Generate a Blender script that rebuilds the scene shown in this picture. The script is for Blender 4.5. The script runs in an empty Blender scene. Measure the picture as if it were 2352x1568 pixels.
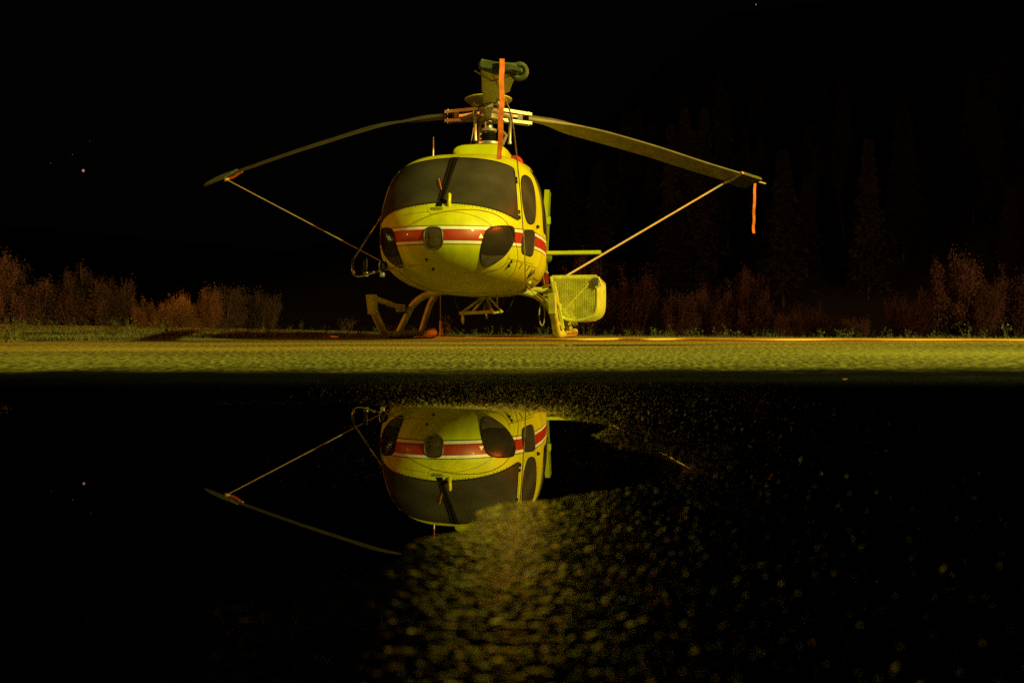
import bpy, bmesh, math, random
import numpy as np
from mathutils import Vector, Matrix, noise as mnoise
from mathutils.bvhtree import BVHTree
from mathutils.geometry import delaunay_2d_cdt

random.seed(7)
RNG = np.random.default_rng(11)
SC = bpy.context.scene
COL = SC.collection
R = math.radians

# ------------------------------------------------------------------ camera
CAM_H, FPX = 0.167, 2158.0            # metres; focal length in units of 1/2352 of the frame width
cam = bpy.data.cameras.new('camera')
camo = bpy.data.objects.new('camera', cam)
COL.objects.link(camo)
camo.location = (0, 0, CAM_H)
camo.rotation_euler = (R(90), R(0.12), 0)
cam.sensor_width = 36.0
cam.lens = 36.0 * FPX / 2352.0
cam.shift_y = -35.5 / 2352.0
cam.clip_start, cam.clip_end = 0.05, 3000
cam.dof.use_dof = True
cam.dof.focus_distance = 10.5
cam.dof.aperture_fstop = 7.0
SC.camera = camo

# ------------------------------------------------------------------ world, lamps, exposure
world = bpy.data.worlds.new('World')
SC.world = world
world.use_nodes = True
wn = world.node_tree.nodes
bg = wn['Background']                      # moonless sky with a trace of the lamps' glow in it
bg.inputs['Color'].default_value = (1.0, .62, .55, 1)
bg.inputs['Strength'].default_value = 0.0008

SC.view_settings.view_transform = 'Standard'
SC.view_settings.look = 'None'
SC.view_settings.exposure = 0.0
SC.view_settings.gamma = 1.0
SC.cycles.use_denoising = False          # a long exposure at high ISO: the grain stays
SC.cycles.max_bounces = 6
SC.cycles.diffuse_bounces = 3
SC.cycles.glossy_bounces = 4
SC.cycles.transmission_bounces = 4
SC.cycles.sample_clamp_indirect = 1.5

def spot_lamp(name, loc, target, power, color, radius, cone=150, blend=.2):
    l = bpy.data.lights.new(name, 'SPOT')
    l.energy, l.color, l.shadow_soft_size = power, color, radius
    l.spot_size, l.spot_blend = R(cone), blend
    o = bpy.data.objects.new(name, l)
    COL.objects.link(o)
    o.location = loc
    o.rotation_euler = (Vector(target) - Vector(loc)).to_track_quat('-Z', 'Y').to_euler()
    return o
# unseen apron floodlights: one to the right, a sodium one to the left
spot_lamp('spot_lamp', (16.3, -2.8, 12.1), (-3, 15.5, 1.2), 34500, (1.0, 0.94, 0.17), 0.18, 52, .12)
spot_lamp('spot_lamp', (23.2, 11.5, 11.2), (-.5, 12.5, 1.4), 26000, (1.0, 0.14, 0.006), 1.0, 30, .3)  # added orange lamp to tint the nose's right side, no such floodlight known
spot_lamp('spot_lamp', (-29.6, 4.2, 8.7), (0, 22, 2), 11500, (1.0, 0.30, 0.03), 0.22, 62, .15)
# two orange lamps added out of view to brighten the trees
spot_lamp('spot_lamp', (-42, 22, 8), (-16, 50, 3), 40000, (1.0, 0.42, 0.12), 0.3, 80, .5)
spot_lamp('spot_lamp', (40, 20, 9), (16, 50, 4), 24000, (1.0, 0.50, 0.18), 0.3, 90, .5)
spot_lamp('spot_lamp', (36, 62, 9), (45, 140, 30), 4000, (1.0, 0.34, 0.10), 0.4, 110, .6)  # another added lamp, only to make the wooded hillside faintly visible

# ------------------------------------------------------------------ frames of reference
HX, HY, HZ, YAW = -0.32, 13.0, 0.010, R(8.4)     # foot of the mast and heading
sa, ca = math.sin(YAW), math.cos(YAW)
H_ROT = math.atan2(-ca, -sa)
H_MAT = Matrix.Translation((HX, HY, HZ)) @ Matrix.Rotation(H_ROT, 4, 'Z')
H_INV = H_MAT.inverted()

def L2W(p): return H_MAT @ Vector(p)
def W2L(p): return H_INV @ Vector(p)
def ground_at(px, py):
    """Point of the flat apron seen at (px, py) of the 2352-wide picture."""
    Y = CAM_H * FPX / (py - 748.5)
    return ((px - 1176) / FPX * Y, Y)

# ------------------------------------------------------------------ materials
def mat(name, color=(.5, .5, .5), rough=.5, metal=0., ior=1.45, coat=0., noise=None, bump=None, spec=None):
    m = bpy.data.materials.new(name)
    m.use_nodes = True
    nt = m.node_tree
    b = nt.nodes['Principled BSDF']
    b.inputs['Base Color'].default_value = (*color, 1)
    b.inputs['Roughness'].default_value = rough
    b.inputs['Metallic'].default_value = metal
    b.inputs['IOR'].default_value = ior
    if coat:
        b.inputs['Coat Weight'].default_value = coat
        b.inputs['Coat Roughness'].default_value = 0.06
    if spec is not None:
        b.inputs['Specular IOR Level'].default_value = spec
    tc = nt.nodes.new('ShaderNodeTexCoord')
    if noise:                                   # (scale, amount): uneven dirt and wear
        n = nt.nodes.new('ShaderNodeTexNoise')
        n.inputs['Scale'].default_value = noise[0]
        n.inputs['Detail'].default_value = 6
        nt.links.new(tc.outputs['Object'], n.inputs['Vector'])
        mp = nt.nodes.new('ShaderNodeMapRange')
        mp.inputs['From Min'].default_value, mp.inputs['From Max'].default_value = .3, .7
        mp.inputs['To Min'].default_value, mp.inputs['To Max'].default_value = 1 - noise[1], 1 + noise[1] * .5
        nt.links.new(n.outputs['Fac'], mp.inputs['Value'])
        mx = nt.nodes.new('ShaderNodeVectorMath'); mx.operation = 'SCALE'
        mx.inputs[0].default_value = color
        nt.links.new(mp.outputs['Result'], mx.inputs['Scale'])
        nt.links.new(mx.outputs['Vector'], b.inputs['Base Color'])
    if bump:                                    # (scale, strength, distance)
        n = nt.nodes.new('ShaderNodeTexNoise')
        n.inputs['Scale'].default_value = bump[0]
        n.inputs['Detail'].default_value = 4
        nt.links.new(tc.outputs['Object'], n.inputs['Vector'])
        bp = nt.nodes.new('ShaderNodeBump')
        bp.inputs['Strength'].default_value = bump[1]
        bp.inputs['Distance'].default_value = bump[2]
        nt.links.new(n.outputs['Fac'], bp.inputs['Height'])
        nt.links.new(bp.outputs['Normal'], b.inputs['Normal'])
    return m

YEL = (0.53, 0.58, 0.006)
M = {}
M['yellow'] = mat('yellow_paint', YEL, .38, coat=.3, noise=(5, .12))
M['dark_glass'] = mat('dark_glass', (.048, .046, .038), .36, noise=(1.4, .75), spec=.18)
M['chin_glass'] = mat('tinted_glass', (.020, .019, .016), .26, noise=(3, .5), spec=.22)
M['black'] = mat('black_rubber', (.008, .008, .008), .5)
M['black_gloss'] = mat('black_gloss', (.006, .006, .006), .15)
M['white'] = mat('white_paint', (.8, .8, .76), .4)
M['red'] = mat('red_cloth', (.45, .03, .01), .7, noise=(20, .3))
M['orange'] = mat('orange_cloth', (.85, .19, .03), .8, noise=(25, .35))
M['metal'] = mat('grey_metal', (.42, .41, .37), .38, metal=.6, noise=(12, .3))
M['dark_metal'] = mat('dark_metal', (.10, .10, .09), .45, metal=.5, noise=(15, .4))
M['blade'] = mat('blade_paint', (.09, .09, .06), .42, noise=(6, .25))
M['blade_lit_under'] = mat('blade_bounce_lit', (.27, .265, .13), .45, noise=(6, .25))  # lighter than the top: light bounced off the ground put into the colour
M['cover'] = mat('green_canvas', (.075, .095, .03), .8, noise=(18, .4), bump=(30, .4, .01))
M['leg'] = mat('skid_paint', (.54, .53, .06), .5, noise=(9, .3))
M['rope'] = mat('rope', (.36, .30, .18), .8, noise=(60, .4))
M['pole'] = mat('pole', (.42, .36, .20), .5, noise=(30, .3))
M['cord'] = mat('orange_cord', (.80, .42, .03), .5)
M['mirror'] = mat('mirror_glass', (.75, .75, .75), .04, metal=1.)
M['chrome'] = mat('chrome', (.7, .7, .66), .15, metal=1.)
M['lens'] = mat('lamp_lens', (.06, .045, .025), .05, coat=1.)
M['trunk'] = mat('bark', (.06, .04, .03), .9)

def stripe_paint():
    """Yellow body paint with the black-white-red-white-black band round the nose and cabin."""
    m = mat('fuselage_paint', YEL, .48, coat=.08)
    nt = m.node_tree
    b = nt.nodes['Principled BSDF']
    tc = nt.nodes.new('ShaderNodeTexCoord')
    sp = nt.nodes.new('ShaderNodeSeparateXYZ')
    nt.links.new(tc.outputs['Object'], sp.inputs[0])
    # band climbs a little towards the doors: z - 0.03 * clamp((3.25 - x) / 1.0)
    mp = nt.nodes.new('ShaderNodeMapRange')
    for k, v in (('From Min', 3.25), ('From Max', 2.25), ('To Min', 0.), ('To Max', .03)):
        mp.inputs[k].default_value = v
    nt.links.new(sp.outputs['X'], mp.inputs['Value'])
    sb = nt.nodes.new('ShaderNodeMath'); sb.operation = 'SUBTRACT'
    nt.links.new(sp.outputs['Z'], sb.inputs[0]); nt.links.new(mp.outputs['Result'], sb.inputs[1])
    nr = nt.nodes.new('ShaderNodeMapRange')
    nr.inputs['From Min'].default_value, nr.inputs['From Max'].default_value = .9, 1.3
    nt.links.new(sb.outputs[0], nr.inputs['Value'])
    cr = nt.nodes.new('ShaderNodeValToRGB')
    cr.color_ramp.interpolation = 'CONSTANT'
    el = cr.color_ramp.elements
    K, W_, RD = (.008, .008, .008, 1), (.8, .8, .76, 1), (.36, .022, .008, 1)
    stops = [(0, (*YEL, 1)), (1.002, K), (1.011, W_), (1.043, K), (1.047, RD), (1.160, K), (1.164, W_), (1.196, K), (1.206, (*YEL, 1))]
    el[0].position, el[0].color = 0, stops[0][1]
    el[1].position, el[1].color = (stops[1][0] - .9) / .4, stops[1][1]
    for z, c in stops[2:]:
        e = el.new((z - .9) / .4); e.color = c
    nt.links.new(nr.outputs['Result'], cr.inputs['Fac'])
    n = nt.nodes.new('ShaderNodeTexNoise'); n.inputs['Scale'].default_value = 3; n.inputs['Detail'].default_value = 10; n.inputs['Roughness'].default_value = .65
    dm = nt.nodes.new('ShaderNodeMapping'); dm.inputs['Scale'].default_value = (1.2, 1.6, .7)
    nt.links.new(tc.outputs['Object'], dm.inputs['Vector']); nt.links.new(dm.outputs['Vector'], n.inputs['Vector'])
    m2 = nt.nodes.new('ShaderNodeMapRange')
    for k, v in (('From Min', .3), ('From Max', .7), ('To Min', .70), ('To Max', 1.08)):
        m2.inputs[k].default_value = v
    nt.links.new(n.outputs['Fac'], m2.inputs['Value'])
    vm = nt.nodes.new('ShaderNodeVectorMath'); vm.operation = 'SCALE'
    nt.links.new(cr.outputs['Color'], vm.inputs[0]); nt.links.new(m2.outputs['Result'], vm.inputs['Scale'])
    nt.links.new(vm.outputs['Vector'], b.inputs['Base Color'])
    return m
M['body'] = stripe_paint()
M['dish'] = mat('dish_paint', (.11, .11, .04), .55)
M['post'] = mat('post_black', (.003, .003, .003), .6, spec=.2)

# ------------------------------------------------------------------ object helpers
def tag(o, label=None, cat=None, group=None, kind=None):
    if label: o['label'] = label
    if cat: o['category'] = cat
    if group: o['group'] = group
    if kind: o['kind'] = kind
    return o

def empty(name, loc=(0, 0, 0), rz=0.):
    o = bpy.data.objects.new(name, None)
    o.empty_display_size = .2
    COL.objects.link(o)
    o.location = loc
    o.rotation_euler = (0, 0, rz)
    return o

class MB:
    """Collects shapes and links them as one mesh object."""
    def __init__(s): s.v, s.f = [], []
    def add(s, verts, faces):
        n = len(s.v)
        s.v += [tuple(p) for p in verts]
        s.f += [tuple(i + n for i in f) for f in faces]
        return s
    def tube(s, pts, r, n=8, closed=False, caps=True, smooth=0):
        pts = [Vector(p) for p in pts]
        if smooth: pts = spline(pts, smooth, closed)
        N = len(pts)
        rs = r if isinstance(r, (list, tuple)) else [r] * N
        if len(rs) != N: rs = [float(v) for v in np.interp(np.linspace(0, 1, N), np.linspace(0, 1, len(rs)), rs)]
        V, F = [], []
        up = None
        for i, p in enumerate(pts):
            a = pts[(i - 1) % N] if closed or i > 0 else p
            b = pts[(i + 1) % N] if closed or i < N - 1 else p
            t = (b - a).normalized() if (b - a).length > 1e-9 else Vector((0, 0, 1))
            if up is None:
                up = Vector((0, 0, 1)) if abs(t.z) < .9 else Vector((1, 0, 0))
            u = (up - t * up.dot(t)).normalized()
            w = t.cross(u)
            up = u
            for k in range(n):
                q = 2 * math.pi * k / n
                V.append(p + (u * math.cos(q) + w * math.sin(q)) * rs[i])
        for i in range(N if closed else N - 1):
            j = (i + 1) % N
            for k in range(n):
                l = (k + 1) % n
                F.append((i * n + k, i * n + l, j * n + l, j * n + k))
        if caps and not closed:
            F.append(tuple(range(n))[::-1]); F.append(tuple((N - 1) * n + k for k in range(n)))
        return s.add(V, F)
    def box(s, c, size, rot=None, bev=.12):
        """Box with chamfered vertical and horizontal edges (bev = share of the smallest side)."""
        bm = bmesh.new()
        bmesh.ops.create_cube(bm, size=1)
        for v in bm.verts: v.co = Vector((v.co.x * size[0], v.co.y * size[1], v.co.z * size[2]))
        if bev:
            bmesh.ops.bevel(bm, geom=bm.edges[:], offset=bev * min(size), segments=1, affect='EDGES')
        m = (rot.to_4x4() if rot is not None else Matrix.Identity(4))
        m.translation = Vector(c)
        bm.verts.ensure_lookup_table(); bm.verts.index_update()
        s.add([m @ v.co for v in bm.verts], [[v.index for v in f.verts] for f in bm.faces])
        bm.free()
        return s
    def lathe(s, prof, c=(0, 0, 0), axis=(0, 0, 1), n=24):
        q = Vector((0, 0, 1)).rotation_difference(Vector(axis).normalized())
        V, F = [], []
        for (r, z) in prof:
            for k in range(n):
                a = 2 * math.pi * k / n
                V.append(q @ Vector((max(r, 1e-4) * math.cos(a), max(r, 1e-4) * math.sin(a), z)) + Vector(c))
        for i in range(len(prof) - 1):
            for k in range(n):
                l = (k + 1) % n
                F.append((i * n + k, i * n + l, (i + 1) * n + l, (i + 1) * n + k))
        F.append(tuple(range(n))[::-1]); F.append(tuple((len(prof) - 1) * n + k for k in range(n)))
        return s.add(V, F)
    def plate(s, outline, thick):
        """Flat polygon (list of 3-D points) given thickness along its normal."""
        P = [Vector(p) for p in outline]
        nrm = Vector()
        for i in range(len(P)):
            nrm += P[i].cross(P[(i + 1) % len(P)])
        nrm.normalize()
        n = len(P)
        V = [p + nrm * thick / 2 for p in P] + [p - nrm * thick / 2 for p in P]
        F = [tuple(range(n)), tuple(range(n, 2 * n))[::-1]]
        for i in range(n):
            j = (i + 1) % n
            F.append((i, i + n, j + n, j))
        return s.add(V, F)
    def mirrored(s):
        o = MB(); o.v = [(x, -y, z) for x, y, z in s.v]; o.f = [f[::-1] for f in s.f]
        return o
    def build(s, name, m, parent=None, smooth=True, angle=40):
        me = bpy.data.meshes.new(name)
        me.from_pydata(s.v, [], s.f)
        me.update()
        if smooth:
            me.polygons.foreach_set('use_smooth', [True] * len(me.polygons))
            try: me.set_sharp_from_angle(angle=R(angle))
            except Exception: pass
        me.materials.append(m)
        o = bpy.data.objects.new(name, me)
        COL.objects.link(o)
        if parent is not None: o.parent = parent
        return o

def spline(pts, k=6, closed=False):
    """Catmull-Rom through the points, k pieces per span."""
    P = [Vector(p) for p in pts]
    n = len(P)
    out = []
    for i in range(n if closed else n - 1):
        if closed: a, b, c, d = P[i - 1], P[i], P[(i + 1) % n], P[(i + 2) % n]
        else: a, b, c, d = P[max(i - 1, 0)], P[i], P[i + 1], P[min(i + 2, n - 1)]
        for j in range(k):
            t = j / k
            out.append(.5 * ((2 * b) + (c - a) * t + (2 * a - 5 * b + 4 * c - d) * t * t + (3 * b - a - 3 * c + d) * t ** 3))
    if not closed: out.append(P[-1])
    return out

def mesh_np(name, V, F, m, parent=None, smooth=False):
    """Mesh object from numpy arrays; F is n x 3 or n x 4."""
    me = bpy.data.meshes.new(name)
    k = F.shape[1]
    me.vertices.add(len(V)); me.vertices.foreach_set('co', np.ascontiguousarray(V, dtype=np.float32).ravel())
    me.loops.add(F.size); me.loops.foreach_set('vertex_index', np.ascontiguousarray(F, dtype=np.int32).ravel())
    me.polygons.add(len(F))
    me.polygons.foreach_set('loop_start', np.arange(0, F.size, k, dtype=np.int32))
    me.polygons.foreach_set('loop_total', np.full(len(F), k, dtype=np.int32))
    if smooth: me.polygons.foreach_set('use_smooth', np.ones(len(F), dtype=bool))
    me.update(calc_edges=True)
    me.materials.append(m)
    o = bpy.data.objects.new(name, me)
    COL.objects.link(o)
    if parent is not None: o.parent = parent
    return o

# numpy lattice noises
def _hash(ix, iy, k=0):
    h = (ix.astype(np.int64) * 374761393 + iy.astype(np.int64) * 668265263 + k * 2147483647) & 0x7fffffff
    h = ((h ^ (h >> 13)) * 1274126177) & 0x7fffffff
    h = h ^ (h >> 16)
    return (h & 0xffff) / 65535.0
def vnoise(x, y, k=0):
    ix, iy = np.floor(x), np.floor(y)
    fx, fy = x - ix, y - iy
    fx, fy = fx * fx * (3 - 2 * fx), fy * fy * (3 - 2 * fy)
    a, b = _hash(ix, iy, k), _hash(ix + 1, iy, k)
    c, d = _hash(ix, iy + 1, k), _hash(ix + 1, iy + 1, k)
    return (a + (b - a) * fx) * (1 - fy) + (c + (d - c) * fx) * fy
def fbm(x, y, k=0, o=4):
    s, a = 0, .5
    for i in range(o):
        s = s + a * vnoise(x * 2 ** i, y * 2 ** i, k + i); a *= .5
    return s
def pebbles(x, y, cell, k=0):
    """Height 0..1 of rounded stones packed one to a cell."""
    gx, gy = x / cell, y / cell
    ix, iy = np.floor(gx), np.floor(gy)
    best = np.zeros_like(gx)
    for dx in (-1, 0, 1):
        for dy in (-1, 0, 1):
            cx, cy = ix + dx, iy + dy
            px, py = cx + .15 + .7 * _hash(cx, cy, k), cy + .15 + .7 * _hash(cx, cy, k + 5)
            r = .38 + .34 * _hash(cx, cy, k + 9)
            hgt = .45 + .55 * _hash(cx, cy, k + 13)
            d2 = ((gx - px) ** 2 + (gy - py) ** 2) / (r * r)
            best = np.maximum(best, hgt * np.sqrt(np.clip(1 - d2, 0, 1)))
    return best

def facets(x, y, cell, k=0):
    '''Stones with their own random tilt: (dome height 0..1, tilt as a height for a slope of one).'''
    gx, gy = x / cell, y / cell
    ix, iy = np.floor(gx), np.floor(gy)
    best = np.full_like(gx, 9.); tilt = np.zeros_like(gx); top = np.zeros_like(gx)
    for dx in (-1, 0, 1):
        for dy in (-1, 0, 1):
            cx, cy = ix + dx, iy + dy
            px, py = cx + .1 + .8 * _hash(cx, cy, k), cy + .1 + .8 * _hash(cx, cy, k + 5)
            d2 = (gx - px) ** 2 + (gy - py) ** 2
            a = 6.2832 * _hash(cx, cy, k + 9)
            m = np.sqrt(-2 * np.log(np.clip(_hash(cx, cy, k + 13), .01, 1)))
            t = ((gx - px) * np.cos(a) + (gy - py) * np.sin(a)) * m * cell * .7
            w = d2 < best
            tilt = np.where(w, t, tilt); best = np.where(w, d2, best); top = np.where(w, _hash(cx, cy, k + 17), top)
    return np.sqrt(np.clip(1 - best / .55, 0, 1)) * (.6 + .4 * top), tilt

def sdist(px, py, poly):
    """Signed distance to a polygon, negative inside (numpy)."""
    P = np.array(poly, float)
    d = np.full(px.shape, 1e9)
    inside = np.zeros(px.shape, bool)
    for i in range(len(P)):
        a, b = P[i], P[(i + 1) % len(P)]
        e = b - a
        wx, wy = px - a[0], py - a[1]
        t = np.clip((wx * e[0] + wy * e[1]) / (e @ e), 0, 1)
        d = np.minimum(d, np.hypot(wx - e[0] * t, wy - e[1] * t))
        c = ((a[1] <= py) & (b[1] > py)) | ((b[1] <= py) & (a[1] > py))
        with np.errstate(divide='ignore', invalid='ignore'):
            inside ^= c & (px < a[0] + (py - a[1]) / (b[1] - a[1] if b[1] != a[1] else 1e-9) * e[0])
    return np.where(inside, -d, d)

# ================================================================== THE SETTING
# edge of the apron towards the grass (x, y), left to right
EDGE = [(-70, 8.5), (-9, 8.8), (-5.3, 9.3), (-4.7, 11.6), (-2.7, 13.4), (-1.2, 14.6), (.9, 14.6), (2.4, 12.9), (5.5, 10.9), (12, 10.2), (70, 9.5)]
PUDDLE = [(-1.85, 1.6), (-1.6, 1.95), (-1.2, 2.0), (-.346, 1.985), (-.1, 1.90), (.063, 1.834), (.11, 1.65), (.140, 1.49), (.166, 1.327), (.195, 1.10), (.162, 1.0),
          (.052, .90), (.0, .876), (-.035, .80), (-.075, .72), (-.085, .68), (-.16, .60), (-.5, .52), (-1.2, .55), (-1.75, .9)]
FX0, FX1, FY0, FY1 = -2.2, 2.2, .30, 3.3            # the finely modelled part of the apron

def asphalt_material():
    m = bpy.data.materials.new('asphalt')
    m.use_nodes = True
    nt = m.node_tree; N = nt.nodes; Lk = nt.links.new
    b = N['Principled BSDF']
    geo = N.new('ShaderNodeNewGeometry')
    sp = N.new('ShaderNodeSeparateXYZ'); Lk(geo.outputs['Position'], sp.inputs[0])
    # aggregate
    fine = N.new('ShaderNodeTexNoise'); fine.inputs['Scale'].default_value = 110; fine.inputs['Detail'].default_value = 3
    Lk(geo.outputs['Position'], fine.inputs['Vector'])
    vor = N.new('ShaderNodeTexVoronoi'); vor.inputs['Scale'].default_value = 70
    Lk(geo.outputs['Position'], vor.inputs['Vector'])
    patch_ = N.new('ShaderNodeTexNoise'); patch_.inputs['Scale'].default_value = .55; patch_.inputs['Detail'].default_value = 5
    Lk(geo.outputs['Position'], patch_.inputs['Vector'])
    cr = N.new('ShaderNodeValToRGB')
    cr.color_ramp.elements[0].position, cr.color_ramp.elements[0].color = .3, (.045, .042, .012, 1)
    cr.color_ramp.elements[1].position, cr.color_ramp.elements[1].color = .72, (.31, .28, .06, 1)
    mixf = N.new('ShaderNodeMath'); mixf.operation = 'MULTIPLY_ADD'
    Lk(fine.outputs['Fac'], mixf.inputs[0]); mixf.inputs[1].default_value = .5
    half = N.new('ShaderNodeMath'); half.operation = 'MULTIPLY'; half.inputs[1].default_value = .45
    Lk(patch_.outputs['Fac'], half.inputs[0]); Lk(half.outputs[0], mixf.inputs[2])
    lane = N.new('ShaderNodeTexNoise'); lane.inputs['Scale'].default_value = 1.0; lane.inputs['Detail'].default_value = 3
    lm = N.new('ShaderNodeMapping'); lm.inputs['Scale'].default_value = (.12, .55, 1)
    Lk(geo.outputs['Position'], lm.inputs['Vector']); Lk(lm.outputs['Vector'], lane.inputs['Vector'])
    grit = N.new('ShaderNodeTexNoise'); grit.inputs['Scale'].default_value = 1.0; grit.inputs['Detail'].default_value = 2
    gm = N.new('ShaderNodeMapping'); gm.inputs['Scale'].default_value = (46, 15, 1)
    Lk(geo.outputs['Position'], gm.inputs['Vector']); Lk(gm.outputs['Vector'], grit.inputs['Vector'])
    def more(prev, node, k):
        q = N.new('ShaderNodeMath'); q.operation = 'SUBTRACT'; q.inputs[1].default_value = .5
        Lk(node.outputs['Fac'], q.inputs[0])
        r_ = N.new('ShaderNodeMath'); r_.operation = 'MULTIPLY_ADD'; r_.inputs[1].default_value = k
        Lk(q.outputs[0], r_.inputs[0]); Lk(prev.outputs[0], r_.inputs[2])
        return r_
    tot = more(more(mixf, lane, 1.25), grit, 2.3)
    Lk(tot.outputs[0], cr.inputs['Fac'])
    # wet towards the puddle: everything nearer than about 3.5 m
    wob = N.new('ShaderNodeTexNoise'); wob.inputs['Scale'].default_value = 3.0; wob.inputs['Detail'].default_value = 6
    Lk(geo.outputs['Position'], wob.inputs['Vector'])
    ym = N.new('ShaderNodeMath'); ym.operation = 'MULTIPLY_ADD'; ym.inputs[1].default_value = .9
    Lk(wob.outputs['Fac'], ym.inputs[0]); Lk(sp.outputs['Y'], ym.inputs[2])
    dry = N.new('ShaderNodeMapRange'); dry.interpolation_type = 'SMOOTHSTEP'
    dry.inputs['From Min'].default_value, dry.inputs['From Max'].default_value = 3.55, 4.35
    Lk(ym.outputs[0], dry.inputs['Value'])
    mx = N.new('ShaderNodeMix'); mx.data_type = 'RGBA'
    Lk(dry.outputs['Result'], mx.inputs['Factor'])
    mx.inputs['A'].default_value = (.0022, .002, .0019, 1)
    Lk(cr.outputs['Color'], mx.inputs['B'])
    Lk(mx.outputs['Result'], b.inputs['Base Color'])
    rg = N.new('ShaderNodeMapRange')
    rg.inputs['To Min'].default_value, rg.inputs['To Max'].default_value = 0, .85
    damp = N.new('ShaderNodeMapRange')
    for k_, v_ in (('From Min', 2.3), ('From Max', 3.2), ('To Min', .03), ('To Max', .5)): damp.inputs[k_].default_value = v_
    Lk(ym.outputs[0], damp.inputs['Value'])
    mxr = N.new('ShaderNodeMath'); mxr.operation = 'MAXIMUM'
    Lk(dry.outputs['Result'], rg.inputs['Value']); Lk(rg.outputs['Result'], mxr.inputs[0]); Lk(damp.outputs['Result'], mxr.inputs[1])
    Lk(mxr.outputs[0], b.inputs['Roughness'])
    film = N.new('ShaderNodeMapRange')              # the water film thins out away from the puddle
    for k_, v_ in (('From Min', 2.5), ('From Max', 3.3), ('To Min', .5), ('To Max', .04)): film.inputs[k_].default_value = v_
    Lk(ym.outputs[0], film.inputs['Value']); Lk(film.outputs['Result'], b.inputs['Specular IOR Level'])
    b.inputs['IOR'].default_value = 2.0
    bp = N.new('ShaderNodeBump'); bp.inputs['Strength'].default_value = .6; bp.inputs['Distance'].default_value = .006
    Lk(vor.outputs['Distance'], bp.inputs['Height'])
    bp2 = N.new('ShaderNodeBump'); bp2.inputs['Strength'].default_value = .3; bp2.inputs['Distance'].default_value = .004
    Lk(fine.outputs['Fac'], bp2.inputs['Height']); Lk(bp.outputs['Normal'], bp2.inputs['Normal'])
    nm = N.new('ShaderNodeMix'); nm.data_type = 'VECTOR'
    Lk(dry.outputs['Result'], nm.inputs['Factor']); Lk(geo.outputs['Normal'], nm.inputs['A']); Lk(bp2.outputs['Normal'], nm.inputs['B'])
    Lk(nm.outputs['Result'], b.inputs['Normal'])
    return m
M['asphalt'] = asphalt_material()

def ground_height(x, y):
    """Fine relief of the wet part of the apron: the puddle's hollow and the aggregate's stones."""
    d = sdist(x, y, PUDDLE) + .10 * (fbm(x * 7, y * 7, 3) - .47)
    basin = np.where(d < 0, np.maximum(-.02, .10 * d), np.minimum(.0004 + .012 * d, .010)) 
    basin = np.where((d >= 0) & (d < .10), .0016 * d / .10, basin)
    far_side = (y > 1.0) | (x > .25)
    slope = np.where(far_side, .05 + .55 * np.clip(d / .16, 0, 1), .028 + .115 * np.clip(d / .38, 0, 1))
    dome = np.where(far_side, .0003 + .0026 * np.clip(d / .16, 0, 1), .0001 + .0004 * np.clip(d / .38, 0, 1))
    side = np.where(y <= 1.05, np.clip((x - .05) / .09, 0, 1), 0)      # stonier towards the right end of the puddle
    slope = slope + .36 * side; dome = dome + .0016 * side
    t1, t2 = facets(x, y, .0078, 1), facets(x + 3.3, y + 1.7, .0042, 31)
    peb = (t1[0] - .6) * dome + (t2[0] - .6) * dome * .35 + (t1[1] + .45 * t2[1]) * slope
    low = (fbm(x * 3, y * 3, 40) - .47) * .0015
    edge = np.clip(np.minimum(np.minimum(x - FX0, FX1 - x) / .4, (FY1 - y) / .5), 0, 1)
    return (basin + peb + low) * edge + .010 * (1 - edge)

def build_apron():
    nx, ny = 1200, 840
    u = np.linspace(-1, 1, nx)
    xs = FX1 * (0.25 * u + 0.75 * u ** 3)
    ys = FY0 * (FY1 / FY0) ** np.linspace(0, 1, ny)
    gx, gy = np.meshgrid(xs, ys)
    gz = ground_height(gx.ravel(), gy.ravel())
    V = np.stack([gx.ravel(), gy.ravel(), gz], 1)
    i = np.arange(nx * ny).reshape(ny, nx)
    F = np.stack([i[:-1, :-1], i[:-1, 1:], i[1:, 1:], i[1:, :-1]], -1).reshape(-1, 4)
    # the rest of the apron, a flat sheet around it out to the grass edge
    n0 = len(V)
    ex = np.array([p[0] for p in EDGE]); ey = np.array([p[1] for p in EDGE])
    cols = np.unique(np.concatenate([np.linspace(-70, -8, 20), np.linspace(-8, FX0, 26), np.linspace(FX0, FX1, 41), np.linspace(FX1, 8, 26), np.linspace(8, 70, 20)]))
    far = np.interp(cols, ex, ey) + .12 * (fbm(cols * 2.3, cols * 0, 8) - .47)
    EV, EF = [], []
    def sheet(c, y0, y1, k):
        b = n0 + len(EV)
        for r in range(k + 1):
            for j in range(len(c)):
                yy = y0[j] + (y1[j] - y0[j]) * r / k
                EV.append((c[j], yy, .010))
        m_ = len(c)
        for r in range(k):
            for j in range(m_ - 1):
                EF.append((b + r * m_ + j, b + r * m_ + j + 1, b + (r + 1) * m_ + j + 1, b + (r + 1) * m_ + j))
    eps = 1e-6
    lc, mc, rc = cols[cols <= FX0 + eps], cols[(cols >= FX0 - eps) & (cols <= FX1 + eps)], cols[cols >= FX1 - eps]
    o = np.ones
    sheet(lc, -25 * o(len(lc)), far[cols <= FX0 + eps], 10)
    sheet(rc, -25 * o(len(rc)), far[cols >= FX1 - eps], 10)
    sheet(mc, -25 * o(len(mc)), FY0 * o(len(mc)), 4)
    sheet(mc, FY1 * o(len(mc)), far[(cols >= FX0 - eps) & (cols <= FX1 + eps)], 10)
    V = np.concatenate([V, np.array(EV)]); F = np.concatenate([F, np.array(EF)])
    a = mesh_np('asphalt_apron', V, F, M['asphalt'], smooth=True)
    tag(a, kind='structure')
build_apron()

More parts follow.
